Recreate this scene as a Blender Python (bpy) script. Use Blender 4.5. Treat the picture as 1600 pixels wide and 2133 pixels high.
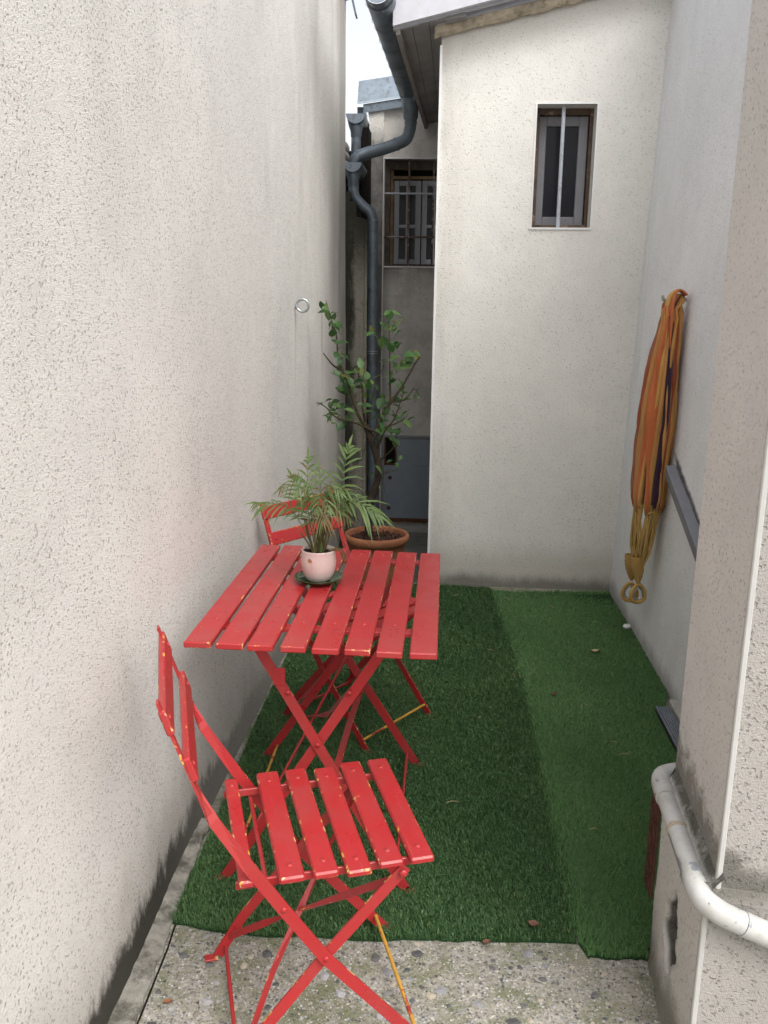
import bpy, bmesh, math, random
import numpy as np
from mathutils import Vector, Matrix, Euler
random.seed(7)
R = math.radians
for o in list(bpy.data.objects): bpy.data.objects.remove(o, do_unlink=True)
scn = bpy.context.scene
COL = scn.collection

# ------------------------------------------------------------------ camera
cam_d = bpy.data.cameras.new('camera'); cam = bpy.data.objects.new('camera', cam_d); COL.objects.link(cam)
scn.camera = cam
PITCH, YAW, ROLL, EYE = R(13.2), R(4.1), R(0.75), 1.44
fw = Vector((-math.sin(YAW)*math.cos(PITCH), math.cos(YAW)*math.cos(PITCH), -math.sin(PITCH)))
r0 = Vector((math.cos(YAW), math.sin(YAW), 0)); u0 = r0.cross(fw)
rt = r0*math.cos(ROLL) + u0*math.sin(ROLL); up = rt.cross(fw)
cam.matrix_world = Matrix(((rt.x, up.x, -fw.x, 0), (rt.y, up.y, -fw.y, 0), (rt.z, up.z, -fw.z, EYE), (0, 0, 0, 1)))
cam_d.sensor_fit = 'VERTICAL'; cam_d.sensor_height = 24.0; cam_d.lens = 24.0*1787/2133
cam_d.clip_start = 0.02; cam_d.clip_end = 400

# ------------------------------------------------------------------ light
SUN_EL, SUN_AZ = 52, 138          # azimuth measured clockwise from +y (the passage direction)
w = bpy.data.worlds.new('World'); scn.world = w; w.use_nodes = True
nt = w.node_tree; nt.nodes.clear()
sky = nt.nodes.new('ShaderNodeTexSky'); sky.sky_type = 'NISHITA'; sky.sun_disc = False
sky.sun_elevation = R(SUN_EL); sky.sun_rotation = R(SUN_AZ); sky.air_density = 1.0; sky.dust_density = 4.0
hs = nt.nodes.new('ShaderNodeHueSaturation'); hs.inputs['Saturation'].default_value = 0.26
bg = nt.nodes.new('ShaderNodeBackground'); bg.inputs['Strength'].default_value = 0.15
wo = nt.nodes.new('ShaderNodeOutputWorld')
nt.links.new(sky.outputs[0], hs.inputs['Color']); nt.links.new(hs.outputs[0], bg.inputs['Color']); nt.links.new(bg.outputs[0], wo.inputs[0])
sd = bpy.data.lights.new('sun', 'SUN'); sd.energy = 0.9; sd.angle = R(60); sd.color = (1, .97, .93)
sun = bpy.data.objects.new('sun', sd); COL.objects.link(sun)
sdir = Vector((math.sin(R(SUN_AZ))*math.cos(R(SUN_EL)), math.cos(R(SUN_AZ))*math.cos(R(SUN_EL)), math.sin(R(SUN_EL))))
sun.rotation_euler = sdir.to_track_quat('Z', 'Y').to_euler()
scn.view_settings.view_transform = 'Standard'; scn.view_settings.look = 'None'
scn.view_settings.exposure = 1.04; scn.view_settings.gamma = 1; scn.view_settings.use_curve_mapping = False
scn.render.engine = 'CYCLES'
scn.cycles.max_bounces = 12; scn.cycles.diffuse_bounces = 9

# ------------------------------------------------------------------ object helpers
def link(o, parent=None):
    COL.objects.link(o)
    if parent is not None: o.parent = parent
    return o
def tag(o, label=None, cat=None, group=None, kind=None):
    if label: o['label'] = label
    if cat: o['category'] = cat
    if group: o['group'] = group
    if kind: o['kind'] = kind
    return o
def empty(name, loc, rz=0, label=None, cat=None, group=None):
    o = bpy.data.objects.new(name, None); o.location = loc; o.rotation_euler = (0, 0, rz); o.empty_display_size = .1
    link(o); return tag(o, label, cat, group)

class MB:
    """collects polygons, builds one mesh object"""
    def __init__(s): s.v = []; s.f = []; s.m = []; s.sm = []
    def add(s, vs, fs, mi=0, smooth=False):
        b = len(s.v); s.v += [tuple(p) for p in vs]
        for f in fs: s.f.append([i+b for i in f]); s.m.append(mi); s.sm.append(smooth)
        return s
    def box(s, lo, hi, mi=0, M=None):
        x0, y0, z0 = lo; x1, y1, z1 = hi
        vs = [Vector(p) for p in ((x0,y0,z0),(x1,y0,z0),(x1,y1,z0),(x0,y1,z0),(x0,y0,z1),(x1,y0,z1),(x1,y1,z1),(x0,y1,z1))]
        if M is not None: vs = [M @ p for p in vs]
        return s.add(vs, [(0,3,2,1),(4,5,6,7),(0,1,5,4),(1,2,6,5),(2,3,7,6),(3,0,4,7)], mi)
    def bbox(s, lo, hi, b, mi=0, bevmi=None, M=None):
        """bevelled box; bevel faces may take their own material index (worn edges)"""
        bm = bmesh.new()
        x0, y0, z0 = lo; x1, y1, z1 = hi
        bmesh.ops.create_cube(bm, size=1)
        for v in bm.verts:
            v.co = Vector(((x0+x1)/2+v.co.x*(x1-x0), (y0+y1)/2+v.co.y*(y1-y0), (z0+z1)/2+v.co.z*(z1-z0)))
        r = bmesh.ops.bevel(bm, geom=list(bm.edges), offset=b, segments=1, profile=.5, affect='EDGES')
        bf = set(r['faces'])
        bm.verts.index_update()
        vs = [v.co.copy() for v in bm.verts]
        if M is not None: vs = [M @ p for p in vs]
        base = len(s.v); s.v += [tuple(p) for p in vs]
        for f in bm.faces:
            s.f.append([v.index+base for v in f.verts]); s.m.append(bevmi if (bevmi is not None and f in bf) else mi); s.sm.append(False)
        bm.free(); return s
    def tube(s, pts, rad, n=10, mi=0, cap=True, smooth=True):
        pts = [Vector(p) for p in pts]; N = len(pts)
        rs = rad if isinstance(rad, (list, tuple)) else [rad]*N
        t0 = (pts[1]-pts[0]).normalized()
        a = t0.orthogonal().normalized(); rings = []
        for i, p in enumerate(pts):
            t = (pts[min(i+1, N-1)]-pts[max(i-1, 0)]).normalized()
            a = (a - t*a.dot(t)).normalized(); b = t.cross(a)
            rings.append([p+(a*math.cos(2*math.pi*k/n)+b*math.sin(2*math.pi*k/n))*rs[i] for k in range(n)])
        vs = [q for r in rings for q in r]; fs = []
        for i in range(N-1):
            for k in range(n):
                fs.append((i*n+k, i*n+(k+1) % n, (i+1)*n+(k+1) % n, (i+1)*n+k))
        s.add(vs, fs, mi, smooth)
        if cap:
            s.add(rings[0], [tuple(range(n))[::-1]], mi); s.add(rings[-1], [tuple(range(n))], mi)
        return s
    def lathe(s, prof, c=(0, 0, 0), n=32, mi=0, smooth=True):
        vs = []; fs = []
        for r, z in prof:
            for k in range(n):
                vs.append((c[0]+r*math.cos(2*math.pi*k/n), c[1]+r*math.sin(2*math.pi*k/n), c[2]+z))
        for i in range(len(prof)-1):
            for k in range(n):
                fs.append((i*n+k, i*n+(k+1) % n, (i+1)*n+(k+1) % n, (i+1)*n+k))
        return s.add(vs, fs, mi, smooth)
    def ribbon(s, pts, wd, width, thick, mi=0, edgemi=None):
        """flat bar along pts; wd = list of (or one) width directions"""
        pts = [Vector(p) for p in pts]; N = len(pts)
        wds = [Vector(d) for d in wd] if isinstance(wd, list) else [Vector(wd)]*N
        ws = width if isinstance(width, list) else [width]*N
        rings = []
        for i, p in enumerate(pts):
            t = (pts[min(i+1, N-1)]-pts[max(i-1, 0)]).normalized()
            d = (wds[i]-t*wds[i].dot(t)).normalized(); n = t.cross(d)
            k = 1.0
            if 0 < i < N-1:
                t1 = (pts[i]-pts[i-1]).normalized(); k = 1/max(.5, math.cos(t1.angle(t)))
            h = d*ws[i]/2*k; q = n*thick/2
            rings.append([p-h-q, p+h-q, p+h+q, p-h+q])
        b = len(s.v)
        s.v += [tuple(q) for r in rings for q in r]
        e = edgemi if edgemi is not None else mi
        for i in range(N-1):
            for k in range(4):
                s.f.append([b+i*4+k, b+i*4+(k+1) % 4, b+(i+1)*4+(k+1) % 4, b+(i+1)*4+k]); s.m.append(e if k in (1, 3) else mi); s.sm.append(False)
        s.f.append([b+3, b+2, b+1, b]); s.m.append(e); s.sm.append(False)
        L = b+(N-1)*4
        s.f.append([L, L+1, L+2, L+3]); s.m.append(e); s.sm.append(False)
        return s
    def mesh(s, name, mats):
        me = bpy.data.meshes.new(name); me.from_pydata(s.v, [], s.f)
        for m in (mats if isinstance(mats, (list, tuple)) else [mats]): me.materials.append(m)
        me.polygons.foreach_set('material_index', s.m); me.polygons.foreach_set('use_smooth', s.sm)
        me.update(); return me
    def build(s, name, mats, parent=None, loc=None, weld=False):
        me = s.mesh(name, mats)
        if weld:
            bm = bmesh.new(); bm.from_mesh(me); bmesh.ops.remove_doubles(bm, verts=bm.verts, dist=1e-5); bm.to_mesh(me); bm.free()
        o = bpy.data.objects.new(name, me)
        if loc: o.location = loc
        return link(o, parent)
def put(name, me, parent=None, loc=None, rot=None, sc=None):
    o = bpy.data.objects.new(name, me)
    if loc is not None: o.location = loc
    if rot is not None: o.rotation_euler = rot
    if sc is not None: o.scale = sc
    return link(o, parent)
def copy_tree(o, parent=None):
    c = o.copy(); link(c, parent)
    for ch in [x for x in bpy.data.objects if x.parent is o]: copy_tree(ch, c)
    return c
def bez(P, n):
    """smooth path through points (Catmull-Rom)"""
    P = [Vector(p) for p in P]; out = []
    for i in range(len(P)-1):
        a = P[max(i-1, 0)]; b = P[i]; c = P[i+1]; d = P[min(i+2, len(P)-1)]
        for k in range(n):
            t = k/n
            out.append(.5*((2*b)+(c-a)*t+(2*a-5*b+4*c-d)*t*t+(3*b-a-3*c+d)*t**3))
    out.append(P[-1]); return out

# ------------------------------------------------------------------ material helpers
class NT:
    def __init__(s, name):
        s.m = bpy.data.materials.new(name); s.m.use_nodes = True; s.t = s.m.node_tree; s.t.nodes.clear()
        s.out = s.n('ShaderNodeOutputMaterial'); s.b = s.n('ShaderNodeBsdfPrincipled'); s.l(s.b.outputs[0], s.out.inputs[0])
    def n(s, t, **k):
        x = s.t.nodes.new(t)
        for a, v in k.items(): setattr(x, a, v)
        return x
    def l(s, a, b): s.t.links.new(a, b)
    def pos(s): return s.n('ShaderNodeNewGeometry').outputs['Position']
    def obj(s): return s.n('ShaderNodeTexCoord').outputs['Object']
    def scale(s, v, sc):
        m = s.n('ShaderNodeMapping'); m.inputs['Scale'].default_value = sc; s.l(v, m.inputs['Vector']); return m.outputs[0]
    def xyz(s, v):
        x = s.n('ShaderNodeSeparateXYZ'); s.l(v, x.inputs[0]); return x.outputs
    def noise(s, v, sc, det=3, rough=.6, dist=0):
        x = s.n('ShaderNodeTexNoise'); s.l(v, x.inputs['Vector']); x.inputs['Scale'].default_value = sc
        x.inputs['Detail'].default_value = det; x.inputs['Roughness'].default_value = rough; x.inputs['Distortion'].default_value = dist
        return x.outputs['Fac']
    def voro(s, v, sc, feat='F1', out='Distance', rnd=1):
        x = s.n('ShaderNodeTexVoronoi', feature=feat); s.l(v, x.inputs['Vector']); x.inputs['Scale'].default_value = sc
        x.inputs['Randomness'].default_value = rnd
        return x.outputs[out]
    def ramp(s, f, stops, interp='LINEAR'):
        x = s.n('ShaderNodeValToRGB'); s.l(f, x.inputs[0]); cr = x.color_ramp; cr.interpolation = interp
        while len(cr.elements) < len(stops): cr.elements.new(.5)
        for e, (p, c) in zip(cr.elements, stops):
            e.position = p; e.color = (c, c, c, 1) if isinstance(c, (int, float)) else (*c, 1)
        return x.outputs[0]
    def mr(s, f, a, b, c=0., d=1., smooth=False):
        x = s.n('ShaderNodeMapRange'); s.l(f, x.inputs[0])
        for i, v in enumerate((a, b, c, d)): x.inputs[i+1].default_value = v
        if smooth: x.interpolation_type = 'SMOOTHSTEP'
        return x.outputs[0]
    def math(s, op, a, b=None):
        x = s.n('ShaderNodeMath', operation=op)
        for i, v in enumerate((a, b)):
            if v is None: continue
            if isinstance(v, (int, float)): x.inputs[i].default_value = v
            else: s.l(v, x.inputs[i])
        return x.outputs[0]
    def mix(s, f, a, b, mode='MIX'):
        x = s.n('ShaderNodeMix', data_type='RGBA', blend_type=mode)
        for i, v in ((0, f), (6, a), (7, b)):
            if isinstance(v, (int, float)): x.inputs[i].default_value = v
            elif isinstance(v, tuple): x.inputs[i].default_value = (*v, 1)
            else: s.l(v, x.inputs[i])
        return x.outputs[2]
    def bump(s, h, strength=.5, dist=.004, prev=None):
        x = s.n('ShaderNodeBump'); s.l(h, x.inputs['Height']); x.inputs['Strength'].default_value = strength; x.inputs['Distance'].default_value = dist
        if prev is not None: s.l(prev, x.inputs['Normal'])
        return x.outputs[0]
    def done(s, col, rough=.8, normal=None, spec=.3, metal=0.):
        for v, k in ((col, 'Base Color'), (rough, 'Roughness'), (spec, 'Specular IOR Level'), (metal, 'Metallic')):
            if isinstance(v, (int, float)): s.b.inputs[k].default_value = v
            elif isinstance(v, tuple): s.b.inputs[k].default_value = (*v, 1)
            else: s.l(v, s.b.inputs[k])
        if normal is not None: s.l(normal, s.b.inputs['Normal'])
        return s.m

def roughcast(name, col, sc=95, bump=.8, pits=.5, stain=None, dist=.006):
    """scraped render: grainy relief with small torn pits; stain(n, P, xyz, col) may add dirt with a shape of its own"""
    n = NT(name); P = n.pos(); X = n.xyz(P)
    a = n.noise(P, sc*1.15, 5, .68); b = n.noise(P, sc*3.1, 2, .5); c = n.voro(P, sc*.55)
    pit = n.mr(n.math('ADD', n.math('MULTIPLY', n.noise(P, sc*.95, 2, .5), .75), n.math('MULTIPLY', c, .25)), .32, .44, 1, 0, True)
    h = n.math('SUBTRACT', n.math('ADD', n.math('MULTIPLY', a, n.mr(n.noise(P, 4, 3, .6), .3, .7, .7, 1.15)), n.math('MULTIPLY', b, .45)), n.math('MULTIPLY', pit, .5))
    pit = n.math('MULTIPLY', pit, n.mr(n.noise(P, 2.3, 3, .6), .35, .65, .45, 1.15))
    big = n.noise(P, 1.3, 4, .6); mid = n.noise(P, 9, 3, .6)
    f = n.math('ADD', n.math('MULTIPLY', n.mr(big, .3, .7, -.06, .06), 1), n.math('ADD', n.mr(mid, .3, .7, -.03, .03), 1.0))
    base = n.mix(1.0, col, n.ramp(f, [(0, 0.), (1, 1.)]), 'MULTIPLY')
    vm = n.n('ShaderNodeVectorMath', operation='SCALE'); vm.inputs[0].default_value = col; n.l(f, vm.inputs['Scale'])
    base = vm.outputs[0]
    base = n.mix(n.math('MULTIPLY', pit, pits), base, (col[0]*.32, col[1]*.30, col[2]*.27))
    base = n.mix(n.math('MULTIPLY', n.mr(a, .36, .52, 1, 0, True), pits*.45), base, (col[0]*.55, col[1]*.53, col[2]*.50))
    if stain: base = stain(n, P, X, base)
    return n.done(base, .92, n.bump(h, bump, dist), .15)

def band(n, P, X, lo, hi, wob=.5, sc=6, axis=2):
    """1 below lo, 0 above hi, ragged by noise"""
    z = n.math('ADD', X[axis], n.math('MULTIPLY', n.math('SUBTRACT', n.noise(n.scale(P, (1, 1, .45)), sc, 5, .7), .5), wob))
    return n.mr(z, lo, hi, 1, 0, True)
def streaks(n, P, sc=(5, 5, .35), lo=.52, hi=.75):
    return n.mr(n.noise(n.scale(P, sc), 1, 4, .65, .2), lo, hi, 0, 1, True)

def st_left(n, P, X, base):
    # damp green-black strip at the foot, strongest towards the open end
    near = n.mr(X[1], 1.6, 3.0, 1, .25, True)
    foot = n.math('MULTIPLY', band(n, P, X, .075, .135, .20, 16), near)
    halo = n.math('MULTIPLY', band(n, P, X, .08, .36, .30, 5), .45)
    base = n.mix(halo, base, (.22, .20, .16))
    base = n.mix(n.math('MULTIPLY', foot, .96), base, (.035, .032, .025))
    # rain streaks from the roof edge
    top = n.mr(X[2], 1.2, 2.3, 0, 1, True)
    s = n.math('MULTIPLY', n.math('MULTIPLY', streaks(n, P, (2, 1.5, .45), .46, .74), top), .30)
    base = n.mix(s, base, (.20, .18, .165))
    corner = n.math('MULTIPLY', n.mr(X[1], 4.6, 5.4, 0, 1, True), n.mr(n.noise(n.scale(P, (3, 4, .5)), 1, 4, .6), .35, .65, 0, .5, True))
    base = n.mix(corner, base, (.18, .165, .15))
    # streaks of rust and dirt running down from the fixings
    for yy, zt, wd in ((3.76, 1.44, .012), (4.55, 1.42, .03)):
        d = n.mr(n.math('ABSOLUTE', n.math('SUBTRACT', X[1], yy)), 0, wd, 1, 0, True)
        g = n.math('MULTIPLY', n.mr(X[2], zt-.45, zt, 0, 1), n.mr(X[2], zt, zt+.02, 1, 0))
        base = n.mix(n.math('MULTIPLY', n.math('MULTIPLY', d, g), .55), base, (.17, .15, .12))
    return base
def st_back(n, P, X, base):
    foot = band(n, P, X, .02, .10, .12, 6)
    base = n.mix(n.math('MULTIPLY', band(n, P, X, .12, .30, .16, 3), .35), base, (.30, .26, .19))
    base = n.mix(n.math('MULTIPLY', foot, .75), base, (.12, .115, .10))
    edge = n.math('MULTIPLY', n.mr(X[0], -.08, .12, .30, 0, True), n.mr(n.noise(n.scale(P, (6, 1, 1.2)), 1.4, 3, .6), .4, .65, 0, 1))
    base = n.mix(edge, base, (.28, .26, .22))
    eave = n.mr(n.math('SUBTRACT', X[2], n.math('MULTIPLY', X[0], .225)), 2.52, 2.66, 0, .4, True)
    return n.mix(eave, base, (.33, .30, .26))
def st_right(n, P, X, base):
    s = n.math('MULTIPLY', streaks(n, P, (4, 5, .3)), .12)
    base = n.mix(s, base, (.28, .29, .30))
    foot = n.math('MULTIPLY', band(n, P, X, .02, .10, .12, 7), .5)
    base = n.mix(foot, base, (.14, .13, .11))
    # black mould line above the sloping flashing
    d = n.math('SUBTRACT', n.math('SUBTRACT', X[2], .867), n.math('MULTIPLY', n.math('SUBTRACT', X[1], 3.42), .40))
    d = n.math('ADD', d, n.math('MULTIPLY', n.math('SUBTRACT', n.noise(P, 28, 4, .7), .5), .035))
    m = n.math('MULTIPLY', n.mr(n.math('ABSOLUTE', d), .003, .028, .9, 0, True), n.mr(X[1], 3.42, 3.5, 1, 0))
    return n.mix(m, base, (.05, .05, .05))
def st_pier(n, P, X, base):
    # mould in the angle above the pipe
    zz = n.math('SUBTRACT', X[2], n.math('MULTIPLY', n.math('SUBTRACT', X[1], 1.42), .16))
    zz = n.math('ADD', zz, n.math('MULTIPLY', n.math('SUBTRACT', n.noise(P, 22, 5, .75), .5), .22))
    zz = n.math('ADD', zz, n.math('MULTIPLY', n.mr(X[0], .52, .80, 0, .16), 1))
    m = n.math('MULTIPLY', n.mr(zz, .455, .535, 1, 0, True), n.mr(X[2], .36, .40, 0, 1))
    base = n.mix(n.math('MULTIPLY', m, .72), base, (.09, .085, .065))
    return base
def st_plinth(n, P, X, base):
    foot = band(n, P, X, .02, .11, .12, 9)
    base = n.mix(n.math('MULTIPLY', foot, .75), base, (.10, .095, .06))
    yb = n.math('MULTIPLY', n.mr(n.math('ADD', X[1], n.math('MULTIPLY', n.noise(P, 14, 3), .06)), 1.66, 1.78, 0, .5, True), n.mr(X[2], .25, .0, 0, 1))
    base = n.mix(yb, base, (.12, .115, .08))
    in_hole = n.mr(X[0], .503, .514, 0, 1, True)
    led = n.math('MULTIPLY', n.math('MULTIPLY', in_hole, n.mr(X[2], .385, .40, 0, 1)), n.mr(n.noise(P, 45, 4, .7), .34, .50, .7, 1))
    base = n.mix(n.math('MULTIPLY', led, .9), base, (.06, .056, .042))
    return n.mix(n.math('MULTIPLY', n.math('MULTIPLY', in_hole, n.math('MULTIPLY', n.mr(X[1], 1.42, 1.43, 0, 1), n.mr(X[2], .385, .37, 0, 1))), .9), base, (.075, .07, .062))  # inside of the hollow coloured dark in place of its shade
def st_rear(n, P, X, base):
    # soot and lichen on the old render beside the pipe
    mk = n.mr(n.math('ADD', X[2], n.math('MULTIPLY', n.noise(P, 6, 4, .7), .5)), 2.70, 2.82, 1, 0, True)
    m = n.math('MULTIPLY', n.math('MULTIPLY', n.mr(X[0], -.48, -.47, 1, 0, True), mk), n.mr(n.noise(P, 9, 5, .7), .3, .6, .55, .9))
    base = n.mix(m, base, (.135, .13, .125))
    hl = n.math('MULTIPLY', n.mr(X[0], -.47, -.40, .5, 0, True), n.mr(X[2], 1.75, 1.74, 0, 1))
    base = n.mix(hl, base, (.12, .12, .115))
    e = n.mr(n.noise(P, 5, 4, .7), .45, .62, 0, .25, True)
    base = n.mix(e, base, (.16, .155, .15))
    sill = n.math('MULTIPLY', n.mr(X[2], 1.55, 1.74, 0, .5, True), n.mr(X[2], 1.74, 1.75, 1, 0))
    return n.mix(n.math('MULTIPLY', sill, n.mr(n.noise(n.scale(P, (4, 1, .8)), 2, 3), .35, .6, 0, 1)), base, (.09, .09, .09))

M = {}
M['left'] = roughcast('left_render', (.68, .66, .625), 185, .8, .60, st_left)
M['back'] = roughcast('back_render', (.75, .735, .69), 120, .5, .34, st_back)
M['right'] = roughcast('right_render', (.80, .81, .825), 150, .6, .40, st_right)
M['pier'] = roughcast('pier_render', (.70, .685, .66), 165, .85, .42, st_pier, .005)
M['coat'] = roughcast('pier_front_shaded', (.45, .425, .40), 165, 1.0, .36, st_pier, .006)  # front face: shade put into the darker colour, relief slightly coarser
M['plinth'] = roughcast('plinth_render', (.70, .685, .66), 165, .85, .42, st_plinth, .005)
M['rear'] = roughcast('rear_render', (.68, .655, .61), 100, .6, .25, st_rear)

def plain(name, col, rough=.6, spec=.4, metal=0, var=.12, sc=30, bump=.15, bsc=200, dirt=None):
    n = NT(name); P = n.obj()
    f = n.mr(n.noise(P, sc, 5, .65), .3, .7, 1-var, 1+var)
    vm = n.n('ShaderNodeVectorMath', operation='SCALE'); vm.inputs[0].default_value = col; n.l(f, vm.inputs['Scale'])
    c = vm.outputs[0]
    if dirt: c = n.mix(n.mr(n.noise(P, dirt[1], 5, .7), dirt[2], dirt[3], 0, dirt[4] if len(dirt) > 4 else 1, True), c, dirt[0])
    return n.done(c, rough, n.bump(n.noise(P, bsc, 3), bump, .001), spec, metal)
M['bead'] = plain('bead_pvc', (.46, .455, .44), .45, .4, 0, .06)
M['trim'] = plain('white_trim', (.74, .74, .73), .5, .3, 0, .06)
M['zinc'] = plain('zinc', (.20, .24, .28), .55, .4, .35, .18, 18, .1, 60, ((.10, .11, .12), 26, .5, .72))
M['gutter'] = plain('dark_zinc', (.125, .155, .185), .42, .5, .25, .2, 14, .08, 60, ((.075, .085, .095), 9, .48, .7))
M['zinc_light'] = plain('zinc_light', (.26, .30, .34), .5, .4, .3, .1)
M['board'] = plain('painted_board', (.52, .52, .56), .6, .3, 0, .06, 20, .2, 80, ((.36, .33, .31), 22, .62, .78, .7))
M['board_grey'] = plain('grey_board', (.42, .43, .47), .6, .3, 0, .08, 20, .2, 80)
M['soffit'] = plain('soffit_wood', (.24, .225, .225), .75, .25, 0, .18, 7, .3, 60)
M['lath'] = plain('lath_wood', (.24, .215, .20), .8, .2, 0, .2, 9, .3, 60)
M['cornice'] = plain('old_mortar', (.44, .38, .29), .95, .1, 0, .3, 16, .9, 60, ((.20, .17, .13), 30, .5, .7))
M['mortar'] = plain('grey_mortar', (.25, .24, .21), .95, .1, 0, .35, 20, 1, 90, ((.09, .085, .07), 11, .45, .65))
M['roof'] = plain('roof_tile', (.20, .10, .07), .85, .2, 0, .25, 8, .4, 40)
M['brown_wood'] = plain('brown_wood', (.095, .066, .048), .75, .25, 0, .35, 22, .4, 80, ((.30, .22, .16), 18, .55, .7))
M['weathered'] = plain('weathered_wood', (.085, .072, .062), .85, .2, 0, .35, 22, .4, 80, ((.16, .10, .06), 14, .58, .66))
M['ochre_wood'] = plain('ochre_wood', (.17, .115, .065), .75, .25, 0, .35, 22, .4, 80)
M['grey_paint'] = plain('grey_paint', (.20, .20, .215), .6, .3, 0, .08, 14, .15, 60, ((.22, .20, .185), 12, .55, .75))
M['dark_sash'] = plain('dark_sash', (.25, .255, .275), .6, .3, 0, .1)
M['iron_bar'] = plain('painted_iron', (.42, .45, .49), .5, .4, 0, .12, 40, .2, 120, ((.25, .26, .27), 50, .55, .7))
M['rusty_bar'] = plain('rusty_iron', (.13, .085, .06), .8, .3, .1, .3, 30, .4, 120, ((.33, .33, .33), 16, .5, .62))
M['door'] = plain('blue_grey_steel', (.26, .30, .35), .5, .4, .1, .08, 10, .1, 60, ((.09, .05, .03), 5, .70, .74))
M['rust'] = plain('rust', (.12, .055, .028), .9, .2, 0, .35, 40, .6, 120)
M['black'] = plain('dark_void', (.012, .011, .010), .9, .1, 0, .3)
M['flash'] = plain('grey_flashing', (.20, .21, .235), .5, .35, .1, .08, 20, .1, 60)
M['stone'] = plain('grey_stone', (.38, .37, .35), .9, .2, 0, .15, 14, .5, 90)
M['deck'] = plain('grooved_plank', (.16, .18, .21), .7, .3, 0, .15, 20, .3, 60)
M['soil'] = plain('potting_soil', (.022, .016, .012), 1, .1, 0, .5, 90, 1, 120)
M['bark'] = plain('dark_bark', (.035, .027, .021), .95, .1, 0, .4, 60, .9, 160)
M['twig'] = plain('twig_bark', (.055, .042, .026), .9, .1, 0, .3, 60, .5, 160)
M['steel'] = plain('galvanised_steel', (.45, .48, .50), .32, .5, .85, .12, 40, .1, 120)
M['tread'] = plain('rusty_red_plate', (.095, .035, .028), .6, .35, .1, .2, 40, .3, 120)
M['straw'] = plain('dry_straw', (.45, .36, .22), .9, .1, 0, .2)
M['dry_leaf'] = plain('dry_leaf', (.16, .085, .06), .85, .15, 0, .25, 60, .3)
M['capwhite'] = plain('white_plastic', (.72, .72, .72), .4, .4, 0, .05)

def pvc():
    n = NT('painted_pvc'); P = n.pos()
    f = n.noise(P, 6, 3, .55, .8); chip = n.mr(f, .645, .655, 0, 1)
    sp = n.mr(n.noise(P, 55, 3, .6), .66, .69, 0, 1)
    m = n.math('MAXIMUM', chip, n.math('MULTIPLY', sp, .9))
    c = n.mix(n.mr(n.noise(P, 11, 5, .7), .40, .65, 0, .6), (.50, .50, .49), (.32, .305, .27))
    c = n.mix(m, c, (.24, .25, .27))
    return n.done(c, .52, n.bump(n.math('SUBTRACT', 1.0, m), .4, .001), .4)
M['pvc'] = pvc()

def glass():
    n = NT('dark_pane'); P = n.obj()
    c = n.mix(n.noise(P, 6, 2), (.010, .011, .014), (.020, .020, .023))
    return n.done(c, .25, None, .18)
M['pane'] = glass()

def red_paint(name, lo, hi, spots=True):
    """gloss red over an older yellow coat; lo/hi set how much yellow shows through"""
    n = NT(name); P = n.obj()
    oi = n.n('ShaderNodeObjectInfo').outputs['Random']
    va = n.n('ShaderNodeVectorMath', operation='ADD'); n.l(P, va.inputs[0])
    cb = n.n('ShaderNodeCombineXYZ'); k = n.math('MULTIPLY', oi, 37.0); n.l(k, cb.inputs[0]); n.l(k, cb.inputs[1]); n.l(cb.outputs[0], va.inputs[1])
    V = va.outputs[0]
    c = n.mix(n.mr(n.noise(V, 7, 4, .6), .35, .7), (.36, .023, .025), (.32, .019, .022))
    c = n.mix(n.mr(n.noise(n.scale(V, (8, 1.2, 8)), 9, 4, .7), .60, .80, 0, .20), c, (.40, .075, .075))   # faint scuffs
    c = n.mix(n.mr(n.noise(n.scale(V, (60, 2.5, 60)), 3, 3, .6), .64, .70, 0, .16), c, (.45, .13, .11))     # fine scratches
    c = n.mix(n.mr(n.noise(V, 3.5, 5, .7), .48, .72, 0, .30), c, (.30, .10, .085))     # dust film
    e = n.mr(n.noise(V, 48, 4, .65), lo, hi, 0, 1)
    e = n.math('MULTIPLY', e, n.mr(n.noise(V, 6, 3, .6), .46, .56, 0, 1))
    under = n.mix(n.mr(n.noise(V, 130, 2), .45, .6), (.62, .33, .045), (.52, .40, .22))
    c = n.mix(e, c, under)
    h = n.math('SUBTRACT', n.math('MULTIPLY', n.noise(V, 60, 2), .25), n.math('MULTIPLY', e, .6))
    r = n.mr(n.noise(V, 12, 5, .7), .3, .7, .24, .46)
    return n.done(c, r, n.bump(h, .25, .0012), .45)
M['red'] = red_paint('red_paint', .70, .72)
M['red_edge'] = red_paint('red_paint_worn_edge', .575, .60)
M['red_bar'] = red_paint('red_paint_bar', .71, .73)
M['yellow_rod'] = plain('worn_yellow_rod', (.50, .27, .045), .55, .35, 0, .2, 40, .3, 160, ((.30, .03, .03), 20, .56, .60))

def leafmat(name, c1, c2, c3, rough=.42):
    n = NT(name)
    oi = n.n('ShaderNodeObjectInfo').outputs['Random']; P = n.obj()
    c = n.ramp(oi, [(0, c1), (.55, c2), (1, c3)])
    c = n.mix(n.mr(n.noise(P, 60, 3), .4, .7, 0, .35), c, c1)
    n.done(c, rough, n.bump(n.noise(P, 120, 2), .2, .001), .4)
    tr = n.n('ShaderNodeBsdfTranslucent'); n.l(c, tr.inputs[0]); mx = n.n('ShaderNodeMixShader'); mx.inputs[0].default_value = .38
    n.l(n.b.outputs[0], mx.inputs[1]); n.l(tr.outputs[0], mx.inputs[2]); n.l(mx.outputs[0], n.out.inputs[0])
    return n.m
M['leaf'] = leafmat('citrus_leaf', (.035, .085, .026), (.060, .14, .036), (.12, .20, .055))
M['leaf_young'] = leafmat('young_leaf', (.20, .26, .06), (.28, .30, .08), (.16, .14, .04))
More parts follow.
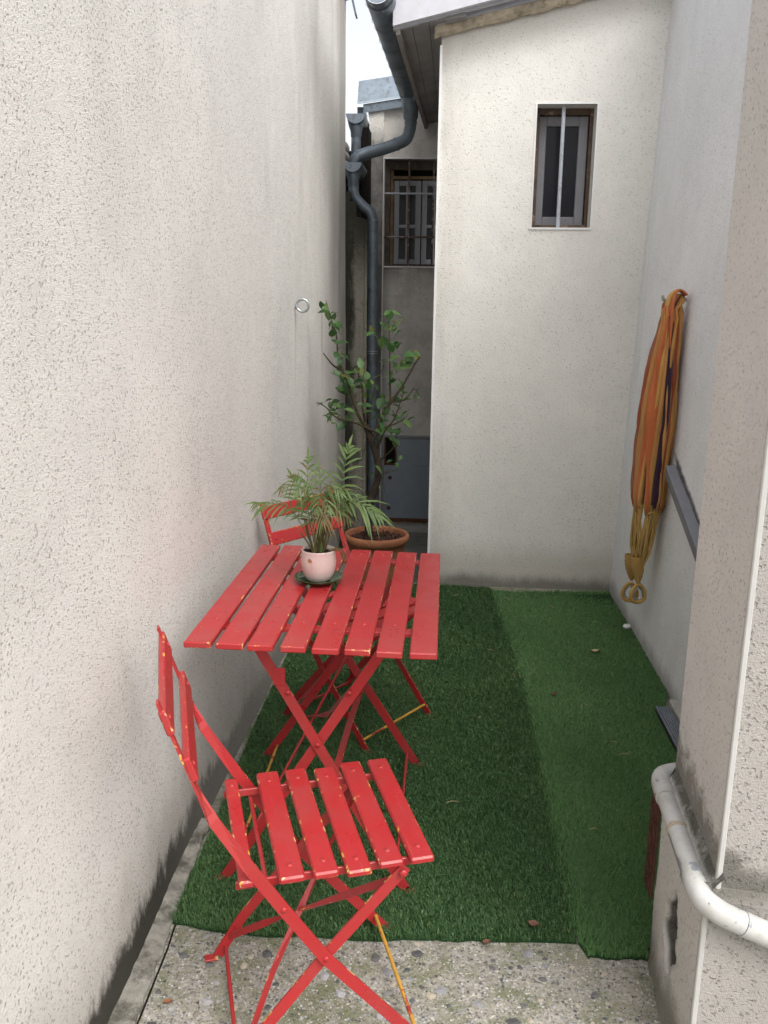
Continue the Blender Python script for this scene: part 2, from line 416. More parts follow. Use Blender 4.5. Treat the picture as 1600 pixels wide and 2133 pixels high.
M['palm'] = leafmat('palm_leaf', (.085, .15, .045), (.125, .20, .06), (.17, .24, .085), .42)
M['palm_dry'] = leafmat('dry_palm_leaf', (.12, .085, .035), (.20, .145, .065), (.13, .14, .05), .7)

def concrete():
    n = NT('washed_concrete'); P = n.pos(); X = n.xyz(P)
    v1 = n.n('ShaderNodeTexVoronoi', feature='F1'); n.l(P, v1.inputs['Vector']); v1.inputs['Scale'].default_value = 150
    rc = n.xyz(v1.outputs['Color'])
    grain = n.ramp(rc[0], [(0, (.10, .095, .085)), (.25, (.20, .185, .16)), (.55, (.27, .25, .21)), (.8, (.34, .33, .31)), (1, (.46, .43, .38))])
    mort = n.mix(n.mr(n.noise(P, 7, 4, .65), .35, .65), (.36, .345, .30), (.26, .25, .21))
    edge = n.mr(v1.outputs['Distance'], .25, .55, 0, 1)
    c = n.mix(n.math('MULTIPLY', edge, .7), grain, mort)
    moss = n.mr(n.noise(P, 6.5, 5, .75), .43, .62, 0, .85, True)
    c = n.mix(moss, c, (.135, .145, .075))
    clean = n.math('MULTIPLY', n.mr(n.noise(P, 10, 4, .6), .45, .6, 0, 1), n.mr(X[0], .22, .38, 0, 1))
    c = n.mix(n.math('MULTIPLY', clean, .55), c, (.36, .33, .27))
    far = n.mr(X[1], 4.4, 4.7, 0, .6)
    c = n.mix(far, c, (.17, .17, .165))
    h = n.math('ADD', n.math('MULTIPLY', v1.outputs['Distance'], -.5), n.noise(P, 90, 4, .7))
    return n.done(c, .88, n.bump(h, .8, .003), .25)
M['concrete'] = concrete()

def pebblemat():
    n = NT('river_pebble'); oi = n.n('ShaderNodeObjectInfo').outputs['Random']; P = n.obj()
    c = n.ramp(oi, [(0, (.055, .06, .068)), (.22, (.10, .10, .105)), (.4, (.21, .19, .155)), (.55, (.25, .25, .265)), (.7, (.36, .36, .38)), (.85, (.42, .37, .29)), (1, (.50, .49, .47))], 'CONSTANT')
    c = n.mix(n.mr(n.noise(P, 3, 4, .6), .35, .7, 0, .35), c, (.25, .235, .20))
    return n.done(c, .6, n.bump(n.noise(P, 6, 3), .3, .05), .35)
M['pebble'] = pebblemat()
def grainmat():
    n = NT('fine_grit'); a = n.n('ShaderNodeAttribute'); a.attribute_name = 'tone'
    c = n.ramp(a.outputs['Fac'], [(0, (.05, .052, .058)), (.25, (.12, .115, .105)), (.5, (.23, .21, .17)), (.7, (.28, .29, .31)), (.88, (.40, .37, .31)), (1, (.48, .47, .45))])
    return n.done(c, .7, None, .3)
M['grit'] = grainmat()
def bladem(name, a, b, c):
    n = NT(name); at = n.n('ShaderNodeAttribute'); at.attribute_name = 'tone'
    col = n.ramp(at.outputs['Fac'], [(0, a), (.55, b), (.9, c), (1, (.26, .30, .12))])
    return n.done(col, .5, None, .35)
M['blade_a'] = bladem('turf_blades_darker', (.042, .096, .033), (.067, .148, .048), (.14, .25, .09))  # darker look of this pile direction put into the blade colour
M['blade_b'] = bladem('turf_blades_brighter', (.044, .108, .031), (.072, .172, .047), (.16, .30, .10))  # lighter look of the opposite pile direction put into the blade colour
M['turf_base'] = plain('turf_backing', (.018, .045, .018), 1, .1, 0, .3, 60, .6, 120)

# ------------------------------------------------------------------ setting: ground
def sheet(x0, x1, y0, y1, z):
    return MB().add([(x0,y0,z),(x1,y0,z),(x1,y1,z),(x0,y1,z)], [(0,1,2,3)])
g = MB(); g.add([(-60,-60,0),(60,-60,0),(60,4.46,0),(-60,4.46,0)], [(0,1,2,3)])
g.add([(-60,4.46,0),(60,4.46,0),(60,4.46,-.14),(-60,4.46,-.14)], [(0,1,2,3)])
g.add([(-60,4.46,-.14),(60,4.46,-.14),(60,80,-.14),(-60,80,-.14)], [(0,1,2,3)])
ground = g.build('ground', M['concrete']); tag(ground, kind='structure')
# exposed aggregate: big pebbles one by one, fine grit as one part
def pebble_mesh(k):
    rr = random.Random(k); bm = bmesh.new(); bmesh.ops.create_icosphere(bm, subdivisions=1, radius=1)
    ax = [rr.uniform(.75, 1.25) for _ in range(3)]
    for v in bm.verts:
        j = rr.uniform(.70, 1.18); v.co = Vector((v.co.x*ax[0]*1.2*j, v.co.y*ax[1]*.85*j, v.co.z*.45*j))
    me = bpy.data.meshes.new('pebble'); bm.to_mesh(me); bm.free(); me.materials.append(M['pebble'])
    return me
pm = [pebble_mesh(k) for k in range(8)]
rp = random.Random(3); placed = []
while len(placed) < 298:
    x = rp.uniform(-.60, .50); y = rp.uniform(1.36, 1.75); s = rp.choice([.0045, .005, .006, .007, .008, .009, .011, .014]) * rp.uniform(.85, 1.15)
    if x > .3 and rp.random() < .6: continue
    if any((x-a)**2+(y-b)**2 < (s+c)**2*1.6 for a, b, c in placed): continue
    placed.append((x, y, s))
    put('pebble', rp.choice(pm), ground, (x, y, -.0005), (rp.uniform(-.15, .15), rp.uniform(-.15, .15), rp.uniform(0, 6.3)), (s, s, s*.8))
rg = np.random.default_rng(5)
def grit():
    N = 13000
    x = rg.uniform(-.62, .52, N); y = rg.uniform(1.34, 1.78, N); s = .0012+.0048*rg.beta(1.2, 3.2, N); a = rg.uniform(0, 6.28, N)
    V = np.zeros((N, 6, 3)); an = a[:, None]+np.arange(5)*2*np.pi/5; rad = s[:, None]*rg.uniform(.6, 1.3, (N, 5))
    V[:, :5, 0] = x[:, None]+np.cos(an)*rad; V[:, :5, 1] = y[:, None]+np.sin(an)*rad; V[:, :5, 2] = -.0003
    V[:, 5, 0] = x; V[:, 5, 1] = y; V[:, 5, 2] = s*.35
    F = np.array([[0,1,5],[1,2,5],[2,3,5],[3,4,5],[4,0,5]])
    F = (F[None]+np.arange(N)[:, None, None]*6).reshape(-1, 3)
    me = bpy.data.meshes.new('grit'); me.from_pydata(V.reshape(-1, 3).tolist(), [], F.tolist())
    at = me.attributes.new('tone', 'FLOAT', 'POINT'); at.data.foreach_set('value', np.repeat(rg.random(N), 6).astype(np.float32))
    me.materials.append(M['grit']); return tag(put('grit', me, ground), kind='stuff')
grit()

# ------------------------------------------------------------------ left building
lb = empty('neighbouring_house', (-.66, 1.5, 0), 0, 'tall plain house wall in rough pale render along the left side of the yard', 'house')
def in_parent(o_parent, mb):
    ox, oy, oz = o_parent.location; mb.v = [(x-ox, y-oy, z-oz) for x, y, z in mb.v]; return mb
def left_wall():
    # gently uneven face, wobbling edge at the foot
    m = MB(); ny, nz = 110, 34; y0, y1, z1 = -2.5, 5.55, 3.22; rr = random.Random(11)
    vs = []
    for i in range(ny+1):
        y = y0+(y1-y0)*i/ny
        for j in range(nz+1):
            z = -.02+(z1+.02)*(j/nz)**1.25
            x = -.663+.004*math.sin(y*2.1+z*1.3)+.003*math.sin(y*5.3-z*2.7)+rr.uniform(-.0012, .0012)
            if z < .12: x += .006*(1-z/.12)*(1+math.sin(y*9))*.5
            vs.append((x, y, z))
    fs = [(i*(nz+1)+j, (i+1)*(nz+1)+j, (i+1)*(nz+1)+j+1, i*(nz+1)+j+1) for i in range(ny) for j in range(nz)]
    m.add(vs, fs, 0, True)
    m.add([(-.664,5.55,-.02),(-3.,5.55,-.02),(-3.,5.55,z1),(-.664,5.55,z1)], [(0,1,2,3)])
    m.add([(-.664,-2.5,-.02),(-.664,-2.5,z1),(-3.,-2.5,z1),(-3.,-2.5,-.02)], [(0,1,2,3)])
    m.add([(-.664,-2.5,z1),(-.664,5.55,z1),(-3.,5.55,z1),(-3.,-2.5,z1)], [(0,1,2,3)])
    return m
in_parent(lb, left_wall()).build('wall', M['left'], lb)
rm = MB(); Mx = Matrix.Translation((-.66, 5.56, 3.2)) @ Matrix.Rotation(R(-14), 4, 'Y')
rm.box((-2.2, -8.0, .02), (.035, .03, .05), 0, Mx); rm.box((.035, -.06, -.09), (.045, .03, .05), 0, Mx)
in_parent(lb, rm).build('roof', M['gutter'], lb)
# mortar strip along the foot, with an open joint between it and the slab
ms = MB(); rr = random.Random(4); n_ = 60; vs = []
for i in range(n_+1):
    y = .9+(2.15-.9)*i/n_; taper = min(1, max(.12, (2.15-y)/.75))
    e = -.60-(1-taper)*.045+rr.uniform(-.003, .003)
    vs += [(-.672, y, .018+rr.uniform(-.003, .004)), (-.645+rr.uniform(-.003,.003), y, .012+rr.uniform(-.002, .003)), (e, y, .007+rr.uniform(-.001, .001)), (e+.002, y, -.01)]
fs = [(i*4+k, (i+1)*4+k, (i+1)*4+k+1, i*4+k+1) for i in range(n_) for k in range(3)]
ms.add(vs, [f[::-1] for f in fs])
in_parent(lb, ms).build('mortar_strip', M['mortar'], lb)
jt = MB().ribbon([(-.592, .9, .0012), (-.598, 1.4, .0012), (-.606, 1.66, .0012), (-.632, 1.95, .0012)], (1, 0, 0), .004, .002)
in_parent(lb, jt).build('open_joint', M['black'], lb)

# ------------------------------------------------------------------ lean-to at the back
bb = empty('lean_to_building', (.4, 4.44, 0), 0, 'cream rendered lean-to facing the camera with one narrow barred window and boarded eaves', 'building')
Y0 = 4.44
def back_top(x): return 2.705+(x+.075)*.225
def back_wall():
    m = MB(); X = [-.075, .386, .666, 1.02]; Z = [-.15, 1.844, 2.402]
    V = lambda x, z, y=Y0: (x, y, z)
    def quad(x0, x1, z0, z1, z2=None):
        z2 = z1 if z2 is None else z2
        m.add([V(x0,z0), V(x1,z0), V(x1,z2), V(x0,z1)], [(0,1,2,3)])
    for a, b in ((0,1),(1,2),(2,3)):
        quad(X[a], X[b], Z[0], Z[1]); quad(X[a], X[b], Z[2], back_top(X[a]), back_top(X[b]))
    quad(X[0], X[1], Z[1], Z[2]); quad(X[2], X[3], Z[1], Z[2])
    d = .14
    m.add([(X[1],Y0,Z[1]),(X[1],Y0+d,Z[1]),(X[1],Y0+d,Z[2]),(X[1],Y0,Z[2])], [(0,1,2,3)])
    m.add([(X[2],Y0,Z[1]),(X[2],Y0,Z[2]),(X[2],Y0+d,Z[2]),(X[2],Y0+d,Z[1])], [(0,1,2,3)])
    m.add([(X[1],Y0,Z[2]),(X[1],Y0+d,Z[2]),(X[2],Y0+d,Z[2]),(X[2],Y0,Z[2])], [(0,1,2,3)])
    m.add([(X[1],Y0,Z[1]),(X[2],Y0,Z[1]),(X[2],Y0+d,Z[1]),(X[1],Y0+d,Z[1])], [(0,1,2,3)])
    m.add([(-.075,Y0,-.15),(-.075,Y0,back_top(-.075)),(-.075,6.2,2.70),(-.075,6.2,-.15)], [(0,1,2,3)])
    return m
in_parent(bb, back_wall()).build('wall', M['back'], bb)
cb = MB().box((-.0815, Y0-.004, -.12), (-.070, Y0+.02, 2.66))
in_parent(bb, cb).build('corner_bead', M['trim'], bb)
tb = MB()
for lo, hi in (((.378,Y0-.004,1.838),(.386,Y0+.012,2.409)), ((.666,Y0-.004,1.846),(.674,Y0+.012,2.409)), ((.386,Y0-.004,2.402),(.666,Y0+.012,2.409)), ((.372,Y0-.006,1.836),(.676,Y0+.05,1.8455))):
    tb.box(lo, hi)
in_parent(bb, tb).build('window_trim', M['trim'], bb)
# window
def window_back():
    fr = MB(); yb = Y0+.108
    x0, x1, z0, z1 = .387, .665, 1.846, 2.401
    fr.box((x0, yb-.035, z0), (x0+.020, yb+.03, z1)); fr.box((x1-.016, yb-.02, z0), (x1, yb+.03, z1))
    fr.box((x0+.020, yb-.025, z1-.028), (x1-.018, yb+.03, z1)); fr.box((x0+.020, yb-.06, z0), (x1-.018, yb+.03, z0+.016))
    f = in_parent(bb, fr).build('window', M['brown_wood'], bb)
    s = MB(); a, b, c, d = x0+.022, x1-.020, z0+.018, z1-.030
    s.bbox((a, yb, c), (a+.036, yb+.022, d), .003); s.bbox((b-.044, yb, c), (b, yb+.022, d), .003)
    s.bbox((a+.036, yb, d-.045), (b-.044, yb+.022, d), .003); s.bbox((a+.036, yb, c), (b-.044, yb+.022, c+.042), .003)
    in_parent(bb, s).build('sash', M['grey_paint'], f)
    p = MB().add([(a+.03, yb+.012, c+.03), (b-.03, yb+.012, c+.03), (b-.03, yb+.012, d-.03), (a+.03, yb+.012, d-.03)], [(0,1,2,3)])
    in_parent(bb, p).build('pane', M['pane'], f)
    br = MB().tube([(.5165, Y0+.035, 1.846), (.5145, Y0+.035, 2.401)], .0095, 10)
    in_parent(bb, br).build('window_bar', M['iron_bar'], bb)
window_back()
# interior backing so that the pane and the gaps look into a dark room
in_parent(bb, MB().add([(.36,Y0+.142,1.8),(.70,Y0+.142,1.8),(.70,Y0+.142,2.45),(.36,Y0+.142,2.45)], [(0,1,2,3)])).build('room_backing', M['black'], bb)
# eaves: soffit planks, lath, barge boards, cornice, roof slab
def along(xa, xb, ya, yb, zf, t, m=None):
    """plank running away from the viewer; xa, xb = (near, far) edges"""
    m = m or MB()
    vs = []
    for (x, y) in ((xa[0],ya),(xb[0],ya),(xb[1],yb),(xa[1],yb)):
        vs.append((x, y, zf(x, y)))
    vs += [(x, y, z+t) for x, y, z in vs]
    return m.add(vs, [(0,3,2,1),(4,5,6,7),(0,1,5,4),(1,2,6,5),(2,3,7,6),(3,0,4,7)])
def zs(x, y): return 2.70+(x+.28)*.16-(y-4.3)*.028
ex = lambda y, off: -.285+(y-4.3)*.043+off
for a, b in ((.022, .072), (.074, .150), (.152, .222), (.224, .32)):
    pl = along((ex(4.33, a), ex(6.2, a*.62)), (ex(4.33, b), ex(6.2, b*.62)), 4.33, 6.2, lambda x, y: zs(x, y)+random.Random(int(a*1000)).uniform(0, .004), .018)
    in_parent(bb, pl).build('soffit_plank', M['soffit'], bb)
la = along((ex(4.32, 0), ex(6.22, 0)), (ex(4.32, .020), ex(6.22, .020)), 4.32, 6.25, lambda x, y: zs(x, y)-.028, .05)
in_parent(bb, la).build('fascia_lath', M['lath'], bb)
def slanted(x0, x1, y0, y1, zb, h, m=None):
    m = m or MB(); vs = [(x, y, zb(x)+dz) for dz in (0, h) for (x, y) in ((x0,y0),(x1,y0),(x1,y1),(x0,y1))]
    return m.add(vs, [(0,3,2,1),(4,5,6,7),(0,1,5,4),(1,2,6,5),(2,3,7,6),(3,0,4,7)])
in_parent(bb, slanted(-.296, 1.6, 4.285, 4.318, lambda x: 2.700+(x+.296)*.228, .17)).build('barge_board', M['board'], bb)
in_parent(bb, slanted(-.296, 1.6, 4.318, 4.345, lambda x: 2.692+(x+.296)*.228, .012)).build('barge_board', M['board_grey'], bb)
in_parent(bb, slanted(-.098, 1.6, 4.375, 4.405, lambda x: 2.728+(x+.098)*.222, .09)).build('inner_board', M['board_grey'], bb)
def cornice():
    m = MB(); rr = random.Random(2); n = 50; vs = []
    for i in range(n+1):
        x = -.108+(1.1+.108)*i/n; b = 2.682+(x+.108)*.222; j = lambda a=.005: rr.uniform(-a, a)
        vs += [(x, 4.46, b+.012+j()), (x, 4.415+j(), b+.002+j()), (x, 4.392+j(.004), b+.018+j()), (x, 4.390+j(.003), b+.048+j(.003)), (x, 4.41, b+.058+j(.003)), (x, 4.46, b+.058)]
    fs = [(i*6+k, (i+1)*6+k, (i+1)*6+k+1, i*6+k+1) for i in range(n) for k in range(5)]
    m.add(vs, fs); m.add(vs[:6], [(5,4,3,2,1,0)]); return m
in_parent(bb, cornice()).build('cornice', M['cornice'], bb)
rs = MB(); rs.add([(-.33,4.26,2.86),(1.7,4.26,3.32),(1.7,6.5,3.32),(-.26,6.5,2.83),(-.33,4.26,2.90),(1.7,4.26,3.36),(1.7,6.5,3.36),(-.26,6.5,2.87)], [(0,3,2,1),(4,5,6,7),(0,1,5,4),(1,2,6,5),(2,3,7,6),(3,0,4,7)])
in_parent(bb, rs).build('roof', M['roof'], bb)

# eaves gutter
gt = empty('eaves_gutter', (-.34, 4.2, 2.75), 0, 'dark zinc half-round gutter under the lean-to eaves with its elbow pipe crossing left', 'gutter')
def trough(p0, p1, r, n=12, t=.002):
    m = MB(); p0 = Vector(p0); p1 = Vector(p1); d = (p1-p0).normalized(); sd_ = d.cross(Vector((0,0,1))).normalized(); upv = sd_.cross(d)
    vs = []
    for p in (p0, p1):
        for k in range(n+1):
            a = math.pi+math.pi*k/n; vs.append(p+(sd_*math.cos(a)+upv*math.sin(a))*r)
        for k in range(n+1):
            a = math.pi+math.pi*k/n; vs.append(p+(sd_*math.cos(a)+upv*math.sin(a))*(r-t))
    N = 2*(n+1); fs = []
    for k in range(n): fs += [(k, k+1, N+k+1, N+k), (n+1+k, N+n+1+k, N+n+2+k, n+2+k)]
    fs += [(0, N, N+n+1, n+1), (n, 2*n+1, N+2*n+1, N+n)]
    return m.add(vs, fs, 0, True), d, sd_, upv
G0, G1 = (-.355, 4.12, 2.802), (-.288, 5.78, 2.765)
m, gd, gs, gu = trough(G0, G1, .066)
in_parent(gt, m).build('trough', M['gutter'], gt)
def disc_half(p, s_, u_, r, d, t=.004, n=14):
    m = MB(); p = Vector(p); a = [p+(s_*math.cos(math.pi+math.pi*k/n)+u_*math.sin(math.pi+math.pi*k/n))*r for k in range(n+1)]
    b = [q+d*t for q in a]; N = n+1
    fs = [tuple(range(N)), tuple(range(2*N-1, N-1, -1))]+[(k, N+k, N+k+1, k+1) for k in range(n)]+[(n, 2*N-1, N, 0)]
    return m.add(a+b, fs)
in_parent(gt, disc_half(Vector(G0)-gd*.004, gs, gu, .060, gd)).build('end_cap', M['zinc_light'], gt)
in_parent(gt, disc_half(Vector(G1), gs, gu, .0665, gd)).build('end_cap', M['gutter'], gt)
for k in range(6):
    p = Vector(G0).lerp(Vector(G1), .04+k*.18); mm, *_ = trough(p, p+gd*.022, .0715, 12, .005)
    in_parent(gt, mm).build('bracket', M['zinc'], gt)
# outlet and the elbow pipe that crosses to the hopper
path = bez([(-.283, 5.70, 2.72), (-.275, 5.70, 2.60), (-.278, 5.70, 2.54), (-.300, 5.70, 2.480), (-.36, 5.695, 2.448), (-.45, 5.69, 2.418), (-.55, 5.68, 2.390), (-.605, 5.67, 2.362), (-.635, 5.67, 2.31), (-.637, 5.67, 2.26)], 5)
rad = [.052]*4+[.046]*2+[.037]*(len(path)-6)
in_parent(gt, MB().tube(path, rad, 14)).build('outlet_pipe', M['gutter'], gt)
for i in (7, 20, 33):
    t = (path[i+1]-path[i-1]).normalized(); in_parent(gt, MB().tube([path[i]-t*.006, path[i]+t*.006], .040, 14)).build('collar', M['gutter'], gt)

# gutter ends of the neighbouring roofs with their pipes
def gutter_end(c, rtop, pipe, label, far):
    t = empty('gutter', c, 0, label, 'gutter')
    c = Vector(c); d = Vector((0, 1, 0)); s_ = Vector((1, 0, 0)); u_ = Vector((0, 0, 1))
    m, *_ = trough(c, c+d*far, rtop); in_parent(t, m).build('trough', M['gutter'], t)
    in_parent(t, disc_half(c, s_, u_, rtop-.002, d)).build('end_cap', M['zinc'], t)
    f = MB(); n = 14; vs = []
    for j, (z, rx, ry) in enumerate(((-.01, rtop, .05), (-.06, rtop*.82, .048), (-.10, rtop*.60, .042), (-.13, .036, .036))):
        for k in range(n): vs.append((c.x+rx*math.cos(2*math.pi*k/n), c.y+.055+ry*math.sin(2*math.pi*k/n), c.z+z))
    f.add(vs, [(j*n+k, (j+1)*n+k, (j+1)*n+(k+1) % n, j*n+(k+1) % n) for j in range(3) for k in range(n)], 0, True)
    in_parent(t, f).build('funnel', M['gutter'], t)
    in_parent(t, MB().tube(bez([(c.x, c.y+.055, c.z-.115)]+pipe, 6), .033, 14)).build('downpipe', M['gutter'], t)
    return t
dp = gutter_end((-.627, 5.62, 2.330), .058, [(-.622, 5.675, 2.16), (-.606, 5.675, 2.12), (-.560, 5.675, 2.075), (-.522, 5.675, 2.045), (-.504, 5.675, 2.0), (-.501, 5.675, 1.9), (-.496, 5.675, 1.2), (-.485, 5.675, .4), (-.480, 5.675, -.14)],
                'zinc gutter end feeding the swan-neck downpipe that runs down to the ground', .35)
for z in (1.18, 1.165):
    in_parent(dp, MB().tube([(-.4955, 5.675, z), (-.4955, 5.675, z+.005)], .0365, 14)).build('pipe_clip', M['steel'], dp)
gutter_end((-.640, 5.90, 2.668), .062, [(-.642, 5.955, 2.45), (-.650, 5.955, 2.30), (-.655, 5.955, 2.0), (-.655, 5.955, 1.5)],
           'upper dark zinc gutter end with short straight pipe, below the zinc roof edge', .4)

# stained wall stub beside the downpipe
sb = MB(); rr = random.Random(9)
def stub():
    m = MB(); nz = 26; vs = []
    for j in range(nz+1):
        z = -.15+2.16*j/nz; q = lambda a=.003: rr.uniform(-a, a)
        zl = z+(0.015 if j == nz else 0)
        vs += [(-.80, 5.60, zl), (-.66, 5.60+q(), zl), (-.60+q(), 5.60+q(), z), (-.548+q(), 5.60+q(), z-(.012 if j == nz else 0)), (-.545, 5.615, z-.012), (-.530, 5.617, z-.02), (-.530, 6.2, z-.02)]
    m.add(vs, [(j*7+k, j*7+k+1, (j+1)*7+k+1, (j+1)*7+k) for j in range(nz) for k in range(6)])
    L = nz*7; m.add([vs[L+k] for k in range(7)]+[(-.80, 6.2, 2.0)], [(0,1,2,3,4,5,6,7)])
    return m
def st_stub(n, P, X, base):
    f = n.mr(n.math('ADD', X[0], n.math('MULTIPLY', n.math('SUBTRACT', n.noise(n.scale(P, (3, 3, .8)), 5, 5, .7), .5), .16)), -.645, -.585, 1, 0, True)
    t = n.mr(n.math('ADD', X[2], n.math('MULTIPLY', n.noise(P, 6, 4), .3)), 1.7, 2.15, 0, 1, True)
    b = n.mr(n.noise(n.scale(P, (2, 2, 1)), 3.2, 5, .7), .52, .60, 0, 1, True)
    m_ = n.math('MAXIMUM', n.math('MAXIMUM', f, t), n.math('MULTIPLY', b, .7))
    return n.mix(n.math('MULTIPLY', m_, .92), base, (.022, .022, .016))
M['stub'] = roughcast('stub_render', (.27, .255, .21), 60, .8, .4, st_stub)
st = empty('wall_stub', (-.6, 5.6, -.14), 0, 'black-stained rendered wall stub between the left house and the downpipe', 'wall')
in_parent(st, stub()).build('wall', M['stub'], st)
tp = MB(); tp.box((-.72, 5.61, 2.0), (-.60, 5.9, 2.10)); tp.box((-.72, 5.62, 2.09), (-.64, 5.9, 2.16))
in_parent(st, tp).build('broken_block', M['stub'], st)
# near-black panels added as the shade of the gap, plus roof tiles
nb = empty('gap_filler', (-.9, 6.6, -.14), 0, 'dark shed panels added to darken the gap behind the gutters', 'filler')
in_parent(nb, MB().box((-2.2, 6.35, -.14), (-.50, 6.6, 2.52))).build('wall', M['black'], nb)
in_parent(nb, MB().box((-.625, 5.98, 1.95), (-.56, 6.34, 2.60))).build('side_panel', M['black'], nb)
tl = MB()
for k in range(3):
    tl.tube([(-.735, 5.62+k*.06, 2.44-k*.05), (-.735, 5.95, 2.46-k*.05)], .055, 12)
in_parent(nb, tl).build('ridge_tile', M['lath'], nb)

# ------------------------------------------------------------------ rear building: window, hatch, zinc roof edge
rb = empty('rear_building', (-.25, 6.2, -.14), 0, 'old grey rendered building in the shaded passage behind the lean-to', 'building')
def rear_wall():
    m = MB(); y = 6.2; wx0, wz0, wz1 = -.470, 1.741, 2.447
    Q = lambda a, b, c, d: m.add([(a,y,c),(b,y,c),(b,y,d),(a,y,d)], [(0,1,2,3)])
    Q(wx0, 1.0, -.15, wz0)
    m.add([(wx0,y,wz1),(1.0,y,wz1),(1.0,y,3.0),(wx0,y,2.76)], [(0,1,2,3)])
    Q(.15, 1.0, wz0, wz1)
    d = .12
    m.add([(wx0,y,wz0),(wx0,y+d,wz0),(wx0,y+d,wz1),(wx0,y,wz1)], [(0,1,2,3)])
    m.add([(wx0,y,wz1),(wx0,y+d,wz1),(.15,y+d,wz1),(.15,y,wz1)], [(0,1,2,3)])
    m.add([(wx0,y,wz0),(.15,y,wz0),(.15,y+d,wz0),(wx0,y+d,wz0)], [(0,1,2,3)])
    # pilaster with a ragged left edge
    rr = random.Random(6); nz = 60; vs = []
    for j in range(nz+1):
        z = -.15+2.90*j/nz; e = -.578+rr.uniform(-.008, .008) if z > 2.0 else -.585
        vs += [(e, 6.30, z), (e, y-.028+rr.uniform(-.004, .004), z), (-.53, y-.032+rr.uniform(-.003, .003), z), (-.476, y-.03, z), (-.476, y+.02, z)]
    m.add(vs, [(j*5+k, j*5+k+1, (j+1)*5+k+1, (j+1)*5+k) for j in range(nz) for k in range(4)], 0, False)
    m.add([(-.476,y,wz1),(wx0,y,wz1),(wx0,y,2.76),(-.476,y,2.758)], [(0,1,2,3)])
    m.add([(-.476,y,-.15),(wx0,y,-.15),(wx0,y,wz1),(-.476,y,wz1)], [(0,1,2,3)])
    return m
in_parent(rb, rear_wall()).build('wall', M['rear'], rb)
in_parent(rb, MB().box((-.4775, 6.160, -.12), (-.4705, 6.19, 2.45))).build('corner_bead', M['trim'], rb)
in_parent(rb, MB().box((-.470, 6.192, 2.444), (.15, 6.21, 2.452))).build('window_trim', M['trim'], rb)
in_parent(rb, MB().box((-.470, 6.188, 1.734), (.15, 6.21, 1.744))).build('window_sill', M['trim'], rb)
def rear_window():
    y = 6.29; f = MB()
    f.box((-.470, y-.04, 1.744), (-.435, y+.02, 2.444)); f.box((-.435, y-.03, 2.385), (.15, y+.02, 2.444)); f.box((-.435, y-.02, 1.744), (.15, y+.02, 1.756))
    w_ = in_parent(rb, f).build('window', M['weathered'], rb)
    f2 = MB().box((-.433, y-.012, 1.757), (-.412, y+.02, 2.384)); f2.box((-.412, y-.012, 2.325), (.15, y+.02, 2.345)); 
    in_parent(rb, f2).build('inner_frame', M['ochre_wood'], w_)
    for a in (-.408, -.215):
        s = MB(); b = a+.186; y1 = y-.002
        s.bbox((a, y1, 1.760), (a+.035, y1+.02, 2.318), .003); s.bbox((b-.038, y1, 1.760), (b, y1+.02, 2.318), .003)
        for z, h in ((1.760, .035), (2.283, .035), (2.005, .022)): s.bbox((a+.035, y1, z), (b-.038, y1+.02, z+h), .003)
        s.box((a+.083, y1+.003, 1.795), (a+.094, y1+.017, 2.283))
        in_parent(rb, s).build('sash', M['dark_sash'], w_)
        for z0, z1 in ((1.795, 2.005), (2.027, 2.283)):
            for xa, xb in ((a+.03, a+.0885), (a+.0885, b-.03)):
                p = MB().add([(xa,y1+.012,z0-.005),(xb,y1+.012,z0-.005),(xb,y1+.012,z1+.005),(xa,y1+.012,z1+.005)], [(0,1,2,3)])
                in_parent(rb, p).build('pane', M['pane'], w_)
    in_parent(rb, MB().add([(-.47,y+.06,1.7),(.15,y+.06,1.7),(.15,y+.06,2.45),(-.47,y+.06,2.45)], [(0,1,2,3)])).build('room_backing', M['black'], rb)
rear_window()
gr = empty('window_grille', (-.3, 6.22, 1.74), 0, 'rusty iron grille of thin crossed bars over the shaded rear window', 'grille')
for z in (1.938, 2.222):
    in_parent(gr, MB().tube([(-.474, 6.205, z), (.15, 6.205, z)], .0065, 8)).build('bar', M['iron_bar' if z > 2 else 'rusty_bar'], gr)
for x in (-.302, -.135):
    in_parent(gr, MB().tube([(x, 6.214, 1.746), (x, 6.214, 2.443)], .0068, 8)).build('bar', M['rusty_bar'], gr)
